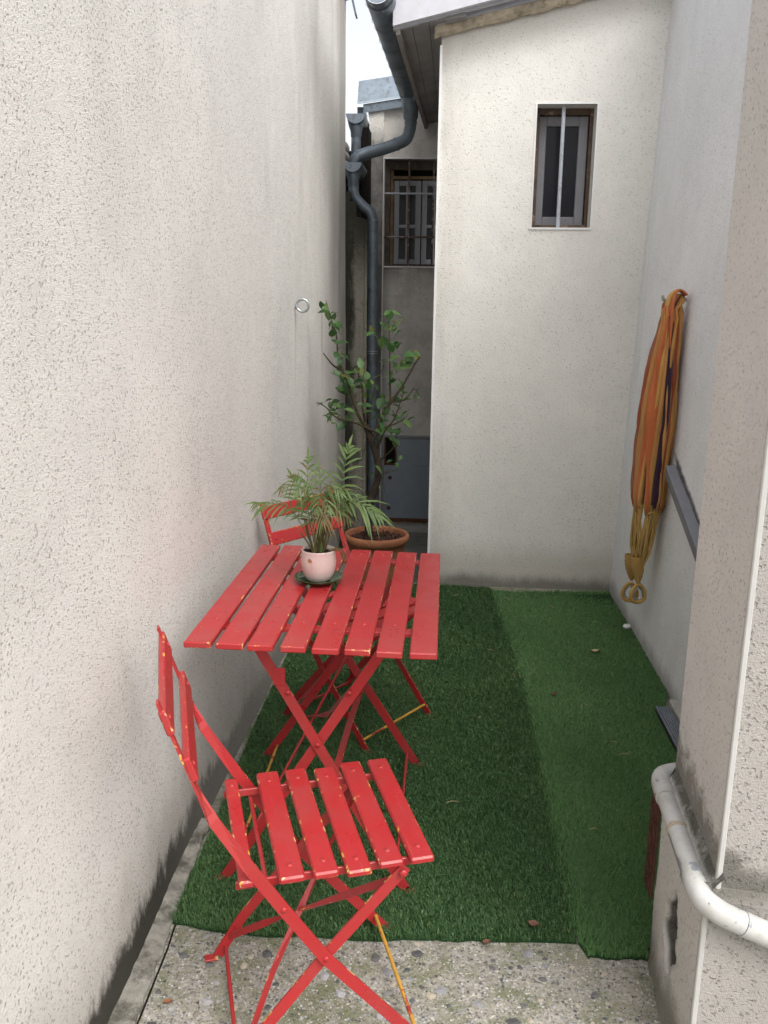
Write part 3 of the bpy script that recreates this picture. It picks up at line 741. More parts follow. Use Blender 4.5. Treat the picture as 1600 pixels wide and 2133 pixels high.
# steel hatch
def hatch():
    f = MB(); y = 6.2
    f.box((-.462, y-.018, -.10), (-.447, y-.001, .560)); f.box((-.447, y-.018, .545), (.20, y-.001, .560))
    h = in_parent(rb, f).build('hatch', M['dark_sash'], rb)
    p = MB(); p.box((-.440, y-.020, -.055), (.20, y-.003, .338)); p.box((-.352, y-.020, .340), (.20, y-.003, .538))
    in_parent(rb, p).build('door_panel', M['door'], h)
    in_parent(rb, MB().box((-.447, y-.010, .340), (-.356, y-.0015, .545))).build('opening', M['black'], h)
    fr = MB(); fr.box((-.447, y-.016, .341), (-.437, y-.002, .545)); fr.box((-.368, y-.016, .352), (-.356, y-.002, .545)); fr.box((-.437, y-.016, .341), (-.356, y-.002, .352))
    in_parent(rb, fr).build('opening_frame', M['rust'], h)
    for x, z in ((-.402, .248), (-.410, .02)):
        in_parent(rb, MB().lathe([(0, -.002), (.0145, 0), (.012, .008), (0, .010)], (0, 0, 0), 12)).build('stud', M['rust'], h)
        o = [c for c in bpy.data.objects if c.name.startswith('stud')][-1]
        o.data.transform(Matrix.Translation(Vector(rb.location)))
        o.data.transform(Matrix.Translation(Vector((x, y-.0205, z))-Vector(rb.location)) @ Matrix.Rotation(R(90), 4, 'X'))
    in_parent(rb, MB().box((-.447, y-.026, -.085), (.2, y-.003, -.056))).build('bottom_rail', M['rust'], h)
    in_parent(rb, MB().box((-.47, y-.10, -.14), (.3, y, -.108))).build('threshold', M['stone'], h)
hatch()
zc = MB()
def slope(x0, x1, y0, y1, z0, z1, rise, t=.006):
    vs = [(x0,y0,z0),(x1,y0,z0+rise),(x1,y1,z1+rise),(x0,y1,z1)]; vs += [(x, y+t, z+t) for x, y, z in vs]
    return MB().add(vs, [(0,1,2,3),(7,6,5,4),(0,4,5,1),(1,5,6,2),(2,6,7,3),(3,7,4,0)])
in_parent(rb, slope(-.655, .3, 6.15, 6.24, 2.783, 2.935, .13)).build('roof_upstand', M['zinc'], rb)
in_parent(rb, slope(-.652, .3, 6.135, 6.145, 2.772, 2.784, .13)).build('drip_edge', M['zinc_light'], rb)
in_parent(rb, slope(-.615, .3, 6.150, 6.146, 2.722, 2.771, .13)).build('fascia', M['zinc'], rb)
in_parent(rb, MB().box((-.66, 6.2, 2.69), (-.615, 6.45, 2.77))).build('eave_end', M['gutter'], rb)

# ------------------------------------------------------------------ right-hand house
sbd = empty('side_house', (.9, 3.2, 0), 0, 'house wall in pale grey-white render on the right behind the pier', 'house')
def right_wall():
    m = MB(); ny, nz = 40, 20; rr = random.Random(8); vs = []
    for i in range(ny+1):
        y = 1.745+(4.47-1.745)*i/ny
        for j in range(nz+1):
            z = -.02+3.02*j/nz; vs.append((.890+z*.0285+.0025*math.sin(y*3.1+z*2)+rr.uniform(-.0008, .0008), y, z))
    return m.add(vs, [(i*(nz+1)+j, i*(nz+1)+j+1, (i+1)*(nz+1)+j+1, (i+1)*(nz+1)+j) for i in range(ny) for j in range(nz)], 0, True)
in_parent(sbd, right_wall()).build('wall', M['right'], sbd)
fl = MB(); fl.add([(.908,3.43,.862),(.908,2.2,.370),(.872,2.2,.362),(.872,3.43,.854),(.908,3.455,.818),(.908,2.2,.318),(.878,2.2,.310),(.878,3.45,.806)], [(0,1,2,3),(7,6,5,4),(0,4,5,1),(1,5,6,2),(2,6,7,3),(3,7,4,0)])
in_parent(sbd, fl).build('sloping_flashing', M['flash'], sbd)
in_parent(sbd, MB().bbox((.858, 1.8, 0), (.90, 3.03, .045), .005)).build('door_step', M['stone'], sbd)

pr_ = empty('rendered_pier', (.75, 1.58, 0), 0, 'pink-beige rough rendered pier at the right edge with white corner beads and stained plinth', 'pier')
PX, PY0, PY1 = .522, 1.427, 1.745
m = MB(); m.add([(PX,PY0,.3),(PX,PY1,.3),(PX,PY1,2.5),(PX,PY0,2.5)], [(0,3,2,1)])
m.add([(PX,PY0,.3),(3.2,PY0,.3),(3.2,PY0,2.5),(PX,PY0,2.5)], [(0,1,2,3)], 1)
m.add([(PX,PY1,-.02),(PX,PY1,2.5),(3.2,PY1,2.5),(3.2,PY1,-.02)], [(0,1,2,3)])
m.add([(PX,PY0,2.5),(3.2,PY0,2.5),(3.2,PY1,2.5),(PX,PY1,2.5)], [(0,1,2,3)])
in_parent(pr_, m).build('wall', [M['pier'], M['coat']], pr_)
in_parent(pr_, MB().bbox((PX-.0025, PY0-.0025, .405), (PX+.008, PY0+.008, 2.49), .002)).build('corner_bead', M['bead'], pr_)
def plinth():
    m = MB(); rr = random.Random(12); ny, nz = 60, 60; X0 = .500
    top = lambda y: .395+(y-1.41)*.16
    vs = []
    for i in range(ny+1):
        y = 1.412+(1.728-1.412)*i/ny
        for j in range(nz+1):
            z = -.01+(top(y)+.01)*j/nz
            x = X0+.0015*math.sin(y*40+z*30)+rr.uniform(-.0007, .0007)
            # hollow in the render: a leaf-shaped hole, sharp on the near side
            c = 1.574-(z-.19)*.08+.018*math.sin((z-.05)*9); hw = .050*max(0, 1-abs((z-.180)/.105)**2.2)*(.82+.16*math.sin(z*95)+.14*math.sin(z*41+1))
            d = (y-c)
            if hw > 0:
                if -hw < d < hw*1.25:
                    k = min(1, (d+hw)/.006) * min(1, (hw*1.25-d)/(hw*1.0))
                    x += .10*k*(.75+.25*math.sin(z*90+y*50))
            # broken, bulging foot
            if z < .07: x -= .018*(1-z/.07)**1.5*(.7+.3*math.sin(y*37))*min(1, (1.728-y)/.05)
            vs.append((x, y, z))
    m.add(vs, [(i*(nz+1)+j, i*(nz+1)+j+1, (i+1)*(nz+1)+j+1, (i+1)*(nz+1)+j) for i in range(ny) for j in range(nz)], 0, True)
    # sloping mortar ledge, front and far faces
    n = 46; L = []
    for i in range(n+1):
        y = 1.412+(1.728-1.412)*i/n; L += [(X0, y, top(y)), (.514, y, top(y)+.026+rr.uniform(-.002, .002)), (.53, y, top(y)+.046+rr.uniform(-.003, .003))]
    m.add(L, [(i*3+k, i*3+k+1, (i+1)*3+k+1, (i+1)*3+k) for i in range(n) for k in range(2)])
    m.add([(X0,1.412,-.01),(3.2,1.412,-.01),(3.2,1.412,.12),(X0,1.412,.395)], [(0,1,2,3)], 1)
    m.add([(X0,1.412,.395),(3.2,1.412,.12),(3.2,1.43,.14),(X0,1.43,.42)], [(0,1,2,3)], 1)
    m.add([(X0,1.728,-.01),(X0,1.728,top(1.728)),(.53,1.75,top(1.728)+.04),(.53,1.75,-.01)], [(0,1,2,3)])
    return m
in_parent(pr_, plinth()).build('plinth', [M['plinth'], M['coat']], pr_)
in_parent(pr_, MB().bbox((.4975, 1.4095, -.01), (.508, 1.420, .385), .002)).build('corner_bead', M['bead'], pr_)

# white drain pipe around the pier
dpipe = empty('drain_pipe', (.49, 1.6, .42), 0, 'chipped white plastic drain pipe bending round the beige pier', 'pipe')
c0 = [(.66, 1.775, .460), (.56, 1.775, .449)]; arc1 = [(.525, 1.772, .446), (.500, 1.757, .445), (.4905, 1.725, .443)]
run = [(.4900, 1.69, .439), (.4905, 1.46, .404)]
arc2 = [(.4905, 1.435, .400), (.496, 1.411, .396), (.510, 1.397, .390), (.530, 1.3905, .381)]
run2 = [(.56, 1.389, .368), (1.2, 1.389, .096)]
def pp(pts, r, name): in_parent(dpipe, MB().tube(pts, r, 20)).build(name, M['pvc'], dpipe)
pp([Vector(p) for p in c0], .0195, 'pipe_section'); pp(bez([c0[1]]+arc1+[run[0]], 5), .0212, 'elbow')
pp([Vector(run[0]), Vector(run[0]).lerp(Vector(run[1]), .46)], .0195, 'pipe_section')
pp([Vector(run[0]).lerp(Vector(run[1]), .47), Vector(run[1])], .0200, 'pipe_section')
pp(bez([run[1]]+arc2+[run2[0]], 5), .0218, 'elbow'); pp([Vector(run2[0]), Vector(run2[1])], .0200, 'pipe_section')
q = Vector(run[0]).lerp(Vector(run[1]), .455); d_ = (Vector(run[1])-Vector(run[0])).normalized()
in_parent(dpipe, MB().tube([q-d_*.004, q+d_*.005], .0218, 20)).build('glue_joint', M['cornice'], dpipe)
q = Vector(run2[0]).lerp(Vector(run2[1]), .10); d_ = (Vector(run2[1])-Vector(run2[0])).normalized()
pp([Vector(run2[0])+d_*.001, q], .0226, 'socket')
for A, B in ((run[0], run[1]), (run[1], run[0])):
    A = Vector(A); d_ = (Vector(B)-A).normalized(); pp([A-d_*.012, A+d_*.012], .0224, 'socket')
# rusty tread plate beyond the plinth
tpl = empty('tread_plate', (.49, 1.79, .28), 0, 'small dark red rusty tread plate standing behind the plinth', 'metal plate')
m = MB(); m.bbox((.492, 1.735, .15), (.497, 1.80, .40), .001); in_parent(tpl, m).build('plate', M['tread'], tpl)
for i in range(7):
    for j in range(2):
        a = R(45 if (i+j) % 2 else -45); T = Matrix.Translation((.4915, 1.752+j*.028, .175+i*.033)) @ Matrix.Rotation(a, 4, 'X')
        in_parent(tpl, MB().bbox((-.002, -.004, -.014), (.001, .004, .014), .0012, 0, None, T)).build('stud', M['tread'], tpl)
# grooved plank lying by the step
gp = MB()
for k in range(6): gp.bbox((.800+k*.0085, 1.9, .012), (.8065+k*.0085, 2.985, .034), .0012)
gp.box((.800, 1.9, .008), (.850, 2.984, .024))
tag(gp.build('grooved_plank', M['deck']), 'grey grooved plank lying on the turf beside the door step', 'plank')

# ------------------------------------------------------------------ artificial turf
def inside(poly, x, y):
    c = np.zeros(x.shape, bool); n = len(poly)
    for i in range(n):
        x1, y1 = poly[i]; x2, y2 = poly[(i+1) % n]
        hit = ((y1 > y) != (y2 > y)) & (x < (x2-x1)*(y-y1)/((y2-y1) if y2 != y1 else 1e-9)+x1); c ^= hit
    return c
def lift(x, y):
    return .004+np.maximum(0, (y-4.30)/.08)*np.clip((x-.30)*1.2, 0, 1)*.03
def turf(name, poly, mat, dens, lean, hgt, label, seed):
    t = empty(name, (poly[0][0], poly[0][1], .0), 0, label, 'artificial turf')
    ox, oy = poly[0]
    rg = np.random.default_rng(seed)
    xs = [p[0] for p in poly]; ys = [p[1] for p in poly]
    # backing as a fine grid cut to the outline
    base = MB(); n = len(poly)
    base.add([(x, y, float(lift(x, y))) for x, y in poly]+[(x, y, .0005) for x, y in poly], [tuple(range(n))]+[(i, i+n, (i+1) % n+n, (i+1) % n) for i in range(n)])
    in_parent(t, base).build('backing', M['turf_base'], t)
    A = (max(xs)-min(xs))*(max(ys)-min(ys)); N = int(A*dens*1.9)
    x = rg.uniform(min(xs), max(xs), N); y = rg.uniform(min(ys), max(ys), N)
    jit = np.where((x > .22) & (x < .40) & (y > 1.80) & (y < 4.35), rg.normal(0, .013, N), 0)
    keep = inside(poly, x+jit, y) & (rg.random(N) < np.clip((2.2/y)**1.5, .25, 1.0)); x = x[keep]; y = y[keep]; N = len(x)
    sc = np.clip(y/2.2, .9, 1.45)
    patch = .5+.5*np.sin(x*7+np.sin(y*5)*1.5)*np.sin(y*6+np.sin(x*9))
    h = hgt*rg.uniform(.55, 1.2, N)*(.9+.2*patch); wd = .00082*sc*rg.uniform(.8, 1.3, N)
    az = rg.normal(lean, 1.3, N); bend = rg.uniform(.35, 1.25, N)
    dx = np.cos(az); dy = np.sin(az); sx = -dy; sy = dx
    z0 = lift(x, y)
    V = np.zeros((N, 5, 3))
    m1 = h*.55; b1 = h*.28*bend; b2 = h*.85*bend
    for k, s_ in ((0, -1), (1, 1)):
        V[:, k, 0] = x+sx*wd*s_; V[:, k, 1] = y+sy*wd*s_; V[:, k, 2] = z0-.001
        V[:, 2+k, 0] = x+dx*b1+sx*wd*s_*.8; V[:, 2+k, 1] = y+dy*b1+sy*wd*s_*.8; V[:, 2+k, 2] = z0+m1
    V[:, 4, 0] = x+dx*b2; V[:, 4, 1] = y+dy*b2; V[:, 4, 2] = z0+h*np.clip(1.05-.35*bend, .5, 1)
    V[:, :, 0] -= ox; V[:, :, 1] -= oy
    me = bpy.data.meshes.new('blades')
    me.vertices.add(N*5); me.vertices.foreach_set('co', V.reshape(-1).astype(np.float32))
    idx = np.array([0,1,3,0,3,2,2,3,4]); loops = (idx[None]+np.arange(N)[:, None]*5).reshape(-1)
    me.loops.add(N*9); me.loops.foreach_set('vertex_index', loops.astype(np.int32))
    me.polygons.add(N*3); me.polygons.foreach_set('loop_start', np.arange(0, N*9, 3, dtype=np.int32)); me.polygons.foreach_set('loop_total', np.full(N*3, 3, np.int32))
    wear = np.clip(np.sin(x*3.1+1.3)*np.sin(y*2.3+.4)+.4*np.sin(x*11+y*7), -1, 1)
    tone = np.clip(rg.beta(2, 2.2, N)*.82+.12*patch+.10*wear, 0, .97); tone[rg.random(N) < .006] = 1.0
    at = me.attributes.new('tone', 'FLOAT', 'POINT'); at.data.foreach_set('value', np.repeat(tone, 5).astype(np.float32))
    me.update(); me.validate(); me.materials.append(mat)
    tag(put('blades', me, t), kind='stuff'); return t
rw = random.Random(21)
def wob(pts, n=14, a=.005):
    out = []
    for i in range(len(pts)-1):
        for k in range(n):
            t = k/n; out.append((pts[i][0]+(pts[i+1][0]-pts[i][0])*t+rw.uniform(-a, a), pts[i][1]+(pts[i+1][1]-pts[i][1])*t+rw.uniform(-a, a)))
    out.append(pts[-1]); return out
seam = [(.34, 1.757), (.343, 2.283), (.343, 2.971), (.311, 3.691), (.262, 4.38)]
turf('turf_strip', wob([(-.622, 1.737), (-.45, 1.714), (-.11, 1.726), (.227, 1.752)], 10)+seam+wob([(.262, 4.405), (-.02, 4.425), (-.30, 4.42), (-.645, 4.42)], 6)+[(-.648, 2.8), (-.630, 2.2)],
     M['blade_a'], 105000, R(-150), .013, 'darker artificial turf strip under the red table along the left wall', 31)
turf('turf_strip', [(.344, 1.757)]+wob([(.357, 1.714), (.495, 1.716)], 10)+[(.497, 1.75), (.79, 1.76), (.80, 2.65), (.842, 3.02), (.886, 3.15), (.887, 3.87), (.874, 4.36)]+wob([(.58, 4.352), (.31, 4.34), (.265, 4.37)], 8)+[(.315, 3.691), (.347, 2.971), (.347, 2.283)],
     M['blade_b'], 105000, R(75), .0165, 'brighter, longer-piled artificial turf strip on the right side of the yard', 32)

# ------------------------------------------------------------------ folding table
tb_ = empty('folding_table', (-.29, 2.17, 0), 0, 'red slatted folding table with chipped paint, carrying the potted palm', 'table')
SX = [(-.576, -.514), (-.502, -.440), (-.430, -.371), (-.356, -.299), (-.284, -.223), (-.212, -.154), (-.139, -.081), (-.067, -.006)]
rr = random.Random(15)
def disc_mesh(r, h, mat, n=10):
    return MB().lathe([(r, 0), (r, h*.35), (r*.75, h*.8), (.0005, h)], (0, 0, 0), n).mesh('rivet', mat)
RIV = disc_mesh(.0055, .003, M['red_bar'])
for i, (a, b) in enumerate(SX):
    ya = 1.764-(i-3)*.001+rr.uniform(-.004, .004); yb = 2.605-i*.006+rr.uniform(-.006, .006)
    cx = (a+b)/2; T = Matrix.Translation((cx, (ya+yb)/2, .7035)) @ Matrix.Rotation(rr.uniform(-.003, .003), 4, 'Z') @ Matrix.Rotation(rr.uniform(-.012, .012), 4, 'Y')
    s = MB().bbox((-(b-a)/2, -(yb-ya)/2, -.0075), ((b-a)/2, (yb-ya)/2, .0075), .0025, 0, 1)
    o = s.build('slat', [M['red'], M['red_edge']], tb_); o.matrix_local = Matrix.Translation(-Vector(tb_.location)) @ T
    for y in (1.925, 2.52): put('rivet', RIV, o, (rr.uniform(-.003, .003), y-(ya+yb)/2, .0068))
TB = lambda mb, name, mats: in_parent(tb_, mb).build(name, mats, tb_)
RB = [M['red_bar'], M['red_edge']]
for y in (1.93, 2.52): TB(MB().bbox((-.565, y-.016, .686), (-.018, y+.016, .6955), .001), 'rail', RB)
def leg(p, q, y, off):
    m = MB(); p = Vector((p[0], y+off, p[1])); q = Vector((q[0], y+off, q[1])); d = (q-p).normalized()
    sgn = 1 if q.x > p.x else -1
    m.ribbon([p, q-d*.012, q, q+Vector((sgn*.004, 0, -.001))], d.cross(Vector((0, 1, 0))), .025, .005, 0, 1)
    m.bbox((q.x-.012+sgn*.014, y+off-.011, .004), (q.x+.012+sgn*.014, y+off+.011, .0085), .001, 1, 1)
    return m
LEGS = {}
for y, A, B in ((1.91, ((-.460, .692), (-.069, .008)), ((-.110, .692), (-.538, .008))), (2.535, ((-.497, .692), (-.066, .008)), ((-.098, .692), (-.557, .008)))):
    TB(leg(A[0], A[1], y, -.004), 'leg', RB); TB(leg(B[0], B[1], y, .004), 'leg', RB)
    T = MB()
    # pivot rivet
    x1, z1 = A[0]; x2, z2 = A[1]; x3, z3 = B[0]; x4, z4 = B[1]
    den = (x1-x2)*(z3-z4)-(z1-z2)*(x3-x4); px = ((x1*z2-z1*x2)*(x3-x4)-(x1-x2)*(x3*z4-z3*x4))/den; pz = ((x1*z2-z1*x2)*(z3-z4)-(z1-z2)*(x3*z4-z3*x4))/den
    for (rx, rz) in ((px, pz), (-.365+(0 if y < 2 else -.03), .535), (-.215, .541)):
        o = put('rivet', RIV, tb_, (rx-tb_.location.x, y-.0068-tb_.location.y, rz), (R(90), 0, 0), (1.3, 1.3, 1.3))
    # hinge clamp near the top of leg A
    TB(MB().bbox((-.400, y-.010, .555), (-.370, y-.0062, .60), .001), 'hinge_plate', RB)
TB(MB().tube([(-.096, 1.92, .045), (-.096, 2.54, .045)], .0045, 8), 'stretcher', M['red_bar'])
TB(MB().tube([(-.520, 1.92, .035), (-.524, 2.54, .045)], .0045, 8), 'stretcher', M['yellow_rod'])
TB(MB().ribbon([(-.248, 1.918, .330), (-.245, 2.2, .318), (-.236, 2.53, .300)], (1, 0, .3), .018, .004, 0, 1), 'brace', RB)
TB(MB().ribbon([(-.214, 1.918, .541), (-.30, 2.15, .36), (-.345, 2.26, .30), (-.455, 2.53, .150)], [(.3,0,1), (.3,.2,1), (1,.3,.3), (1,0,.3)], .018, .004, 0, 1), 'brace', RB)
TB(MB().tube([(-.505, 1.92, .06), (-.255, 2.53, .45)], .004, 8), 'brace', M['red_bar'])

# ------------------------------------------------------------------ folding chair: u forward (x), v to the left (y), z up
def make_chair():
    root = empty('folding_chair', (0, 0, 0)); W = -.345
    rr = random.Random(5)
    up_path = [(-.092, .805), (-.055, .695), (-.030, .625), (-.008, .570), (.060, .455), (.112, .372), (.190, .252), (.392, .008)]
    for v, s_ in ((0, 1), (W, -1)):
        vo = v+s_*.004
        pts = [(u, vo, z) for u, z in up_path]
        wd = [(0,1,0), (0,1,0), (0,.9,.3), (.8,.5,.4), (.85,0,.5), (.88,0,.5), (.8,0,.6), (.8,0,.6)]
        # keep the width direction inside the side plane below the twist
        m = MB().ribbon(pts, wd, [.020]*4+[.023]*4, .0045, 0, 1)
        m.bbox((.386, vo-.010, .003), (.414, vo+.010, .0075), .001, 1, 1)
        lg = m.build('leg', RB, root)
        for (u, z) in ((.190, .252), (.112, .372)):
            put('rivet', RIV, lg, (u, vo+s_*.002, z), (R(-90*s_), 0, 0), (1.1, 1.1, 1.1))
        vi = v-s_*.004
        m = MB().ribbon([(.345, vi, .418), (.190, vi, .252), (.06, vi, .098), (.004, vi, .010)], (.7, 0, -.7), .023, .0045, 0, 1)
        m.bbox((-.026, vi-.010, .003), (.004, vi+.010, .0075), .001, 1, 1)
        lg = m.build('leg', RB, root)
        put('rivet', RIV, lg, (.338, vi+s_*.010, .411), (R(-90*s_), 0, 0), (1.5, 1.5, 1.5))
        vr = v-s_*.018
        MB().bbox((.028, vr-.003, .412), (.372, vr+.003, .428), .001).build('side_rail', RB, root)
    for i, (a, b, dz) in enumerate(((.032, .060, .004), (.103, .150, .006), (.166, .212, .006), (.228, .274, .006), (.290, .337, .006), (.352, .398, .006))):
        z = .428
        T = Matrix.Translation(((a+b)/2, (W)/2+rr.uniform(-.006, .006), z+.007)) @ Matrix.Rotation(rr.uniform(-.008, .008), 4, 'Z')
        L = .188 if i else .180
        o = MB().bbox((-(b-a)/2, -L, -.007), ((b-a)/2, L, .007), .0035, 0, 1).build('seat_slat', [M['red'], M['red_edge']], root); o.matrix_local = T
        for s_ in (-1, 1): put('rivet', RIV, o, (0, s_*.150, .0063), None, (1.15, 1.15, 1))
    for u, z in ((-.079, .768), (-.043, .678)):
        T = Matrix.Translation((u, W/2, z)) @ Matrix.Rotation(R(-18), 4, 'Y')
        o = MB().bbox((-.0065, -.188, -.024), (.0065, .188, .024), .003, 0, 1).build('back_slat', [M['red'], M['red_edge']], root); o.matrix_local = T
        for s_ in (-1, 1): put('rivet', RIV, o, (.006, s_*.165, 0), (0, R(90), 0))
    MB().tube([(.374, .004, .040), (.374, W-.004, .040)], .0045, 8).build('stretcher', M['yellow_rod'], root)
    MB().tube([(.022, -.002, .030), (.022, W+.002, .030)], .0045, 8).build('stretcher', M['red_bar'], root)
    MB().tube([(.085, -.012, .405), (.085, W+.012, .405)], .0045, 8).build('seat_rod', M['red_bar'], root)
    MB().tube([(.343, -.012, .408), (.343, W+.012, .408)], .0045, 8).build('seat_rod', M['red_bar'], root)
    MB().ribbon([(.03, -.006, .055), (.10, -.10, .150), (.165, W/2, .225), (.25, W+.09, .310), (.330, W+.006, .395)], [(0,.3,1), (0,.3,1), (1,.2,-.3), (.3,.3,1), (.3,.3,1)], .015, .003, 0, 1).build('cross_brace', RB, root)
    MB().ribbon([(.03, W+.006, .055), (.10, W+.10, .150), (.170, W/2, .233), (.25, -.09, .320), (.330, -.006, .395)], [(0,.3,1), (0,.3,1), (1,.2,-.3), (.3,.3,1), (.3,.3,1)], .015, .003, 0, 1).build('cross_brace', RB, root)
    return root
ch = make_chair(); ch.location = (-.4875, 1.64, 0); ch.rotation_euler = (0, 0, R(18.5))
tag(ch, 'red slatted folding chair in the foreground with its feet on the bare concrete', 'chair', 'red folding chairs at the table')
c2 = copy_tree(ch); c2.scale = (1, 1, .975); c2.location = (-.360, 3.11, 0); c2.rotation_euler = (0, 0, R(-34.5))
tag(c2, 'red folding chair tucked behind the far end of the table against the left wall', 'chair', 'red folding chairs at the table')

# ------------------------------------------------------------------ saucer and potted palm
PC = Vector((-.338, 2.235, .711))
def ceramic(name, c1, c2, c3, rough):
    n = NT(name); P = n.obj()
    c = n.mix(n.mr(n.noise(P, 40, 4, .6), .4, .65), c1, c2); c = n.mix(n.mr(n.noise(P, 24, 4, .7, 1), .62, .68, 0, .8), c, c3)
    return n.done(c, rough, n.bump(n.noise(P, 45, 3), .25, .002), .5)
M['saucer'] = ceramic('green_glaze', (.016, .040, .014), (.035, .075, .022), (.12, .11, .03), .13)
def potglaze():
    n = NT('pink_white_glaze'); P = n.obj(); X = n.xyz(P)
    c = n.mix(n.mr(n.noise(P, 12, 3), .4, .7), (.52, .39, .365), (.57, .46, .43))
    d = n.math('SQRT', n.math('ADD', n.math('POWER', n.math('SUBTRACT', X[0], -.017), 2.0), n.math('POWER', n.math('SUBTRACT', X[2], .066), 2.0)))
    d = n.math('ADD', d, n.math('MULTIPLY', n.noise(P, 90, 3, .7), .006))
    chip = n.math('MULTIPLY', n.mr(d, .0085, .0095, 1, 0), n.mr(X[1], -.02, -.01, 1, 0))
    drip = n.math('MULTIPLY', n.mr(n.math('ABSOLUTE', n.math('ADD', X[0], .012)), 0, .006, .5, 0), n.mr(X[2], .03, .06, 0, 1))
    c = n.mix(n.math('MULTIPLY', drip, n.mr(X[2], .062, .066, 1, 0)), c, (.42, .24, .18))
    c = n.mix(chip, c, (.30, .13, .06))
    return n.done(c, .22, None, .5)
M['pot'] = potglaze()
sa = MB(); sa.lathe([(.0005, .002), (.042, .002), (.044, .004), (.060, .012), (.066, .017), (.067, .0185), (.064, .0185), (.057, .0135), (.043, .0065), (.0005, .006)], (0, 0, 0), 40)
so = sa.build('saucer', M['saucer'], None, PC); tag(so, 'dark green glazed saucer with leaf relief under the potted palm', 'saucer')
pp_ = empty('potted_palm', PC+Vector((0, 0, .0065)), 0, 'small parlour palm with dry fronds in a pale pink pot on the table', 'plant')
po = MB().lathe([(.0005, 0), (.026, 0), (.034, .005), (.043, .020), (.0478, .040), (.0488, .055), (.0470, .072), (.0458, .084), (.0465, .0885), (.0440, .0885), (.0430, .078), (.0440, .060)], (0, 0, 0), 40).build('pot', M['pot'], pp_)
sl = MB(); rr = random.Random(8); vs = [(0, 0, .082)]
for j, r in enumerate((.015, .03, .0438)):
    for k in range(16): vs.append((r*math.cos(k*math.pi/8), r*math.sin(k*math.pi/8), .080+rr.uniform(-.003, .004)))
fs = [(0, 1+k, 1+(k+1) % 16) for k in range(16)]+[(1+j*16+k, 17+j*16+k, 17+j*16+(k+1) % 16, 1+j*16+(k+1) % 16) for j in range(2) for k in range(16)]
sl.add(vs, fs, 0, True); sl.build('soil', M['soil'], pp_)
def leaflet_pts(base, d, nrm, L, w, droop, rr):
    side = d.cross(nrm).normalized(); P = []
    for t, ww in ((0, .25), (.25, .9), (.6, .85), (1, .05)):
        c = base+d*L*t+Vector((0, 0, -droop*L*t*t)); P.append((c-side*w*ww+nrm*w*.35*ww, c, c+side*w*ww+nrm*w*.35*ww))
    return P
def add_leaflet(m, base, d, nrm, L, w, droop, rr, mi):
    P = leaflet_pts(base, d, nrm, L, w, droop, rr); vs = [q for r in P for q in r]
    fs = [(i*3+k, i*3+k+1, (i+1)*3+k+1, (i+1)*3+k) for i in range(3) for k in range(2)]
    m.add(vs, fs, mi, True)
def frond(tip, mid, start, nl, Lmax, w, dry, seed, facing, separate=False):
    rr = random.Random(seed); path = bez([start, mid, tip], 12); N = len(path)
    st_ = MB().tube(path, [.0017-.0011*i/N for i in range(N)], 6, 0)
    mats = [M['palm_dry' if dry > .6 else 'palm'], M['palm'], M['palm_dry']]
    items = []
    for k in range(nl):
        t = .38+.60*k/(nl-1); i = min(N-2, int(t*(N-1))); p = path[i].lerp(path[i+1], t*(N-1)-i); tg = (path[i+1]-path[i]).normalized()
        sd0 = tg.cross(facing).normalized(); nrm = sd0.cross(tg).normalized()
        for s_ in (-1, 1):
            L = Lmax*math.sin(math.pi*(.18+.70*(k/(nl-1))))*rr.uniform(.85, 1.1)
            d = (sd0*s_*(1-.45*k/nl)+tg*(.55+.8*k/nl)+nrm*rr.uniform(-.1, .18)).normalized()
            items.append((p, d, nrm, L, w*rr.uniform(.8, 1.15), rr.uniform(.05, .75)+dry*.5, rr, 2 if rr.random() < dry else 1))
    items.append((path[-2], (path[-1]-path[-2]).normalized(), facing, Lmax*.7, w, .2, rr, 1 if dry < .6 else 2))
    if not separate:
        for it in items: add_leaflet(st_, *it)
    f = st_.build('frond', mats, pp_)
    if separate:
        for it in items:
            l = MB(); add_leaflet(l, *it[:-1], 0); l.build('leaflet', M['palm_dry'] if it[-1] == 2 else M['palm'], f)
    return f
F = Vector((0, -1, .25)).normalized()
S0 = lambda rr: Vector((rr.uniform(-.016, .016), rr.uniform(-.016, .016), .080))
rr = random.Random(77)
frond((.078, .03, .362), (.048, .005, .22), (.008, 0, .08), 11, .085, .0040, .0, 1, F, True)            # tall bright frond, upper right
frond((-.165, -.02, .215), (-.075, -.01, .20), (-.01, 0, .08), 12, .058, .0036, .25, 2, Vector((.1, -.45, 1)), True)   # long one to the left
frond((.165, -.05, .200), (.085, -.03, .225), (.012, 0, .08), 10, .085, .0044, .05, 3, Vector((-.1, -.5, 1)), True)     # drooping right
frond((-.03, .02, .335), (-.028, .0, .2), (-.004, .0, .08), 10, .070, .0036, .1, 4, F, True)
frond((-.065, -.02, .285), (-.03, -.01, .19), (-.005, -.005, .08), 10, .070, .0036, .1, 5, Vector((.3, -1, .4)), True)
frond((-.005, .05, .30), (.006, .02, .2), (.0, .01, .08), 9, .065, .0034, .2, 6, F, True)
for k in range(15):
    a = rr.uniform(0, 6.28); rad_ = rr.uniform(.05, .13); zt = rr.uniform(.155, .27); dry = .7 if zt < .19 else .15
    tip = Vector((rad_*math.cos(a), rad_*.8*math.sin(a), zt)); midp = Vector((rad_*.38*math.cos(a), rad_*.3*math.sin(a), zt*.80+.06))
    frond(tip, midp, S0(rr), rr.randint(5, 8), rr.uniform(.035, .055), .0024, dry, 100+k, Vector((math.cos(a)*-.3, -.5, 1)))
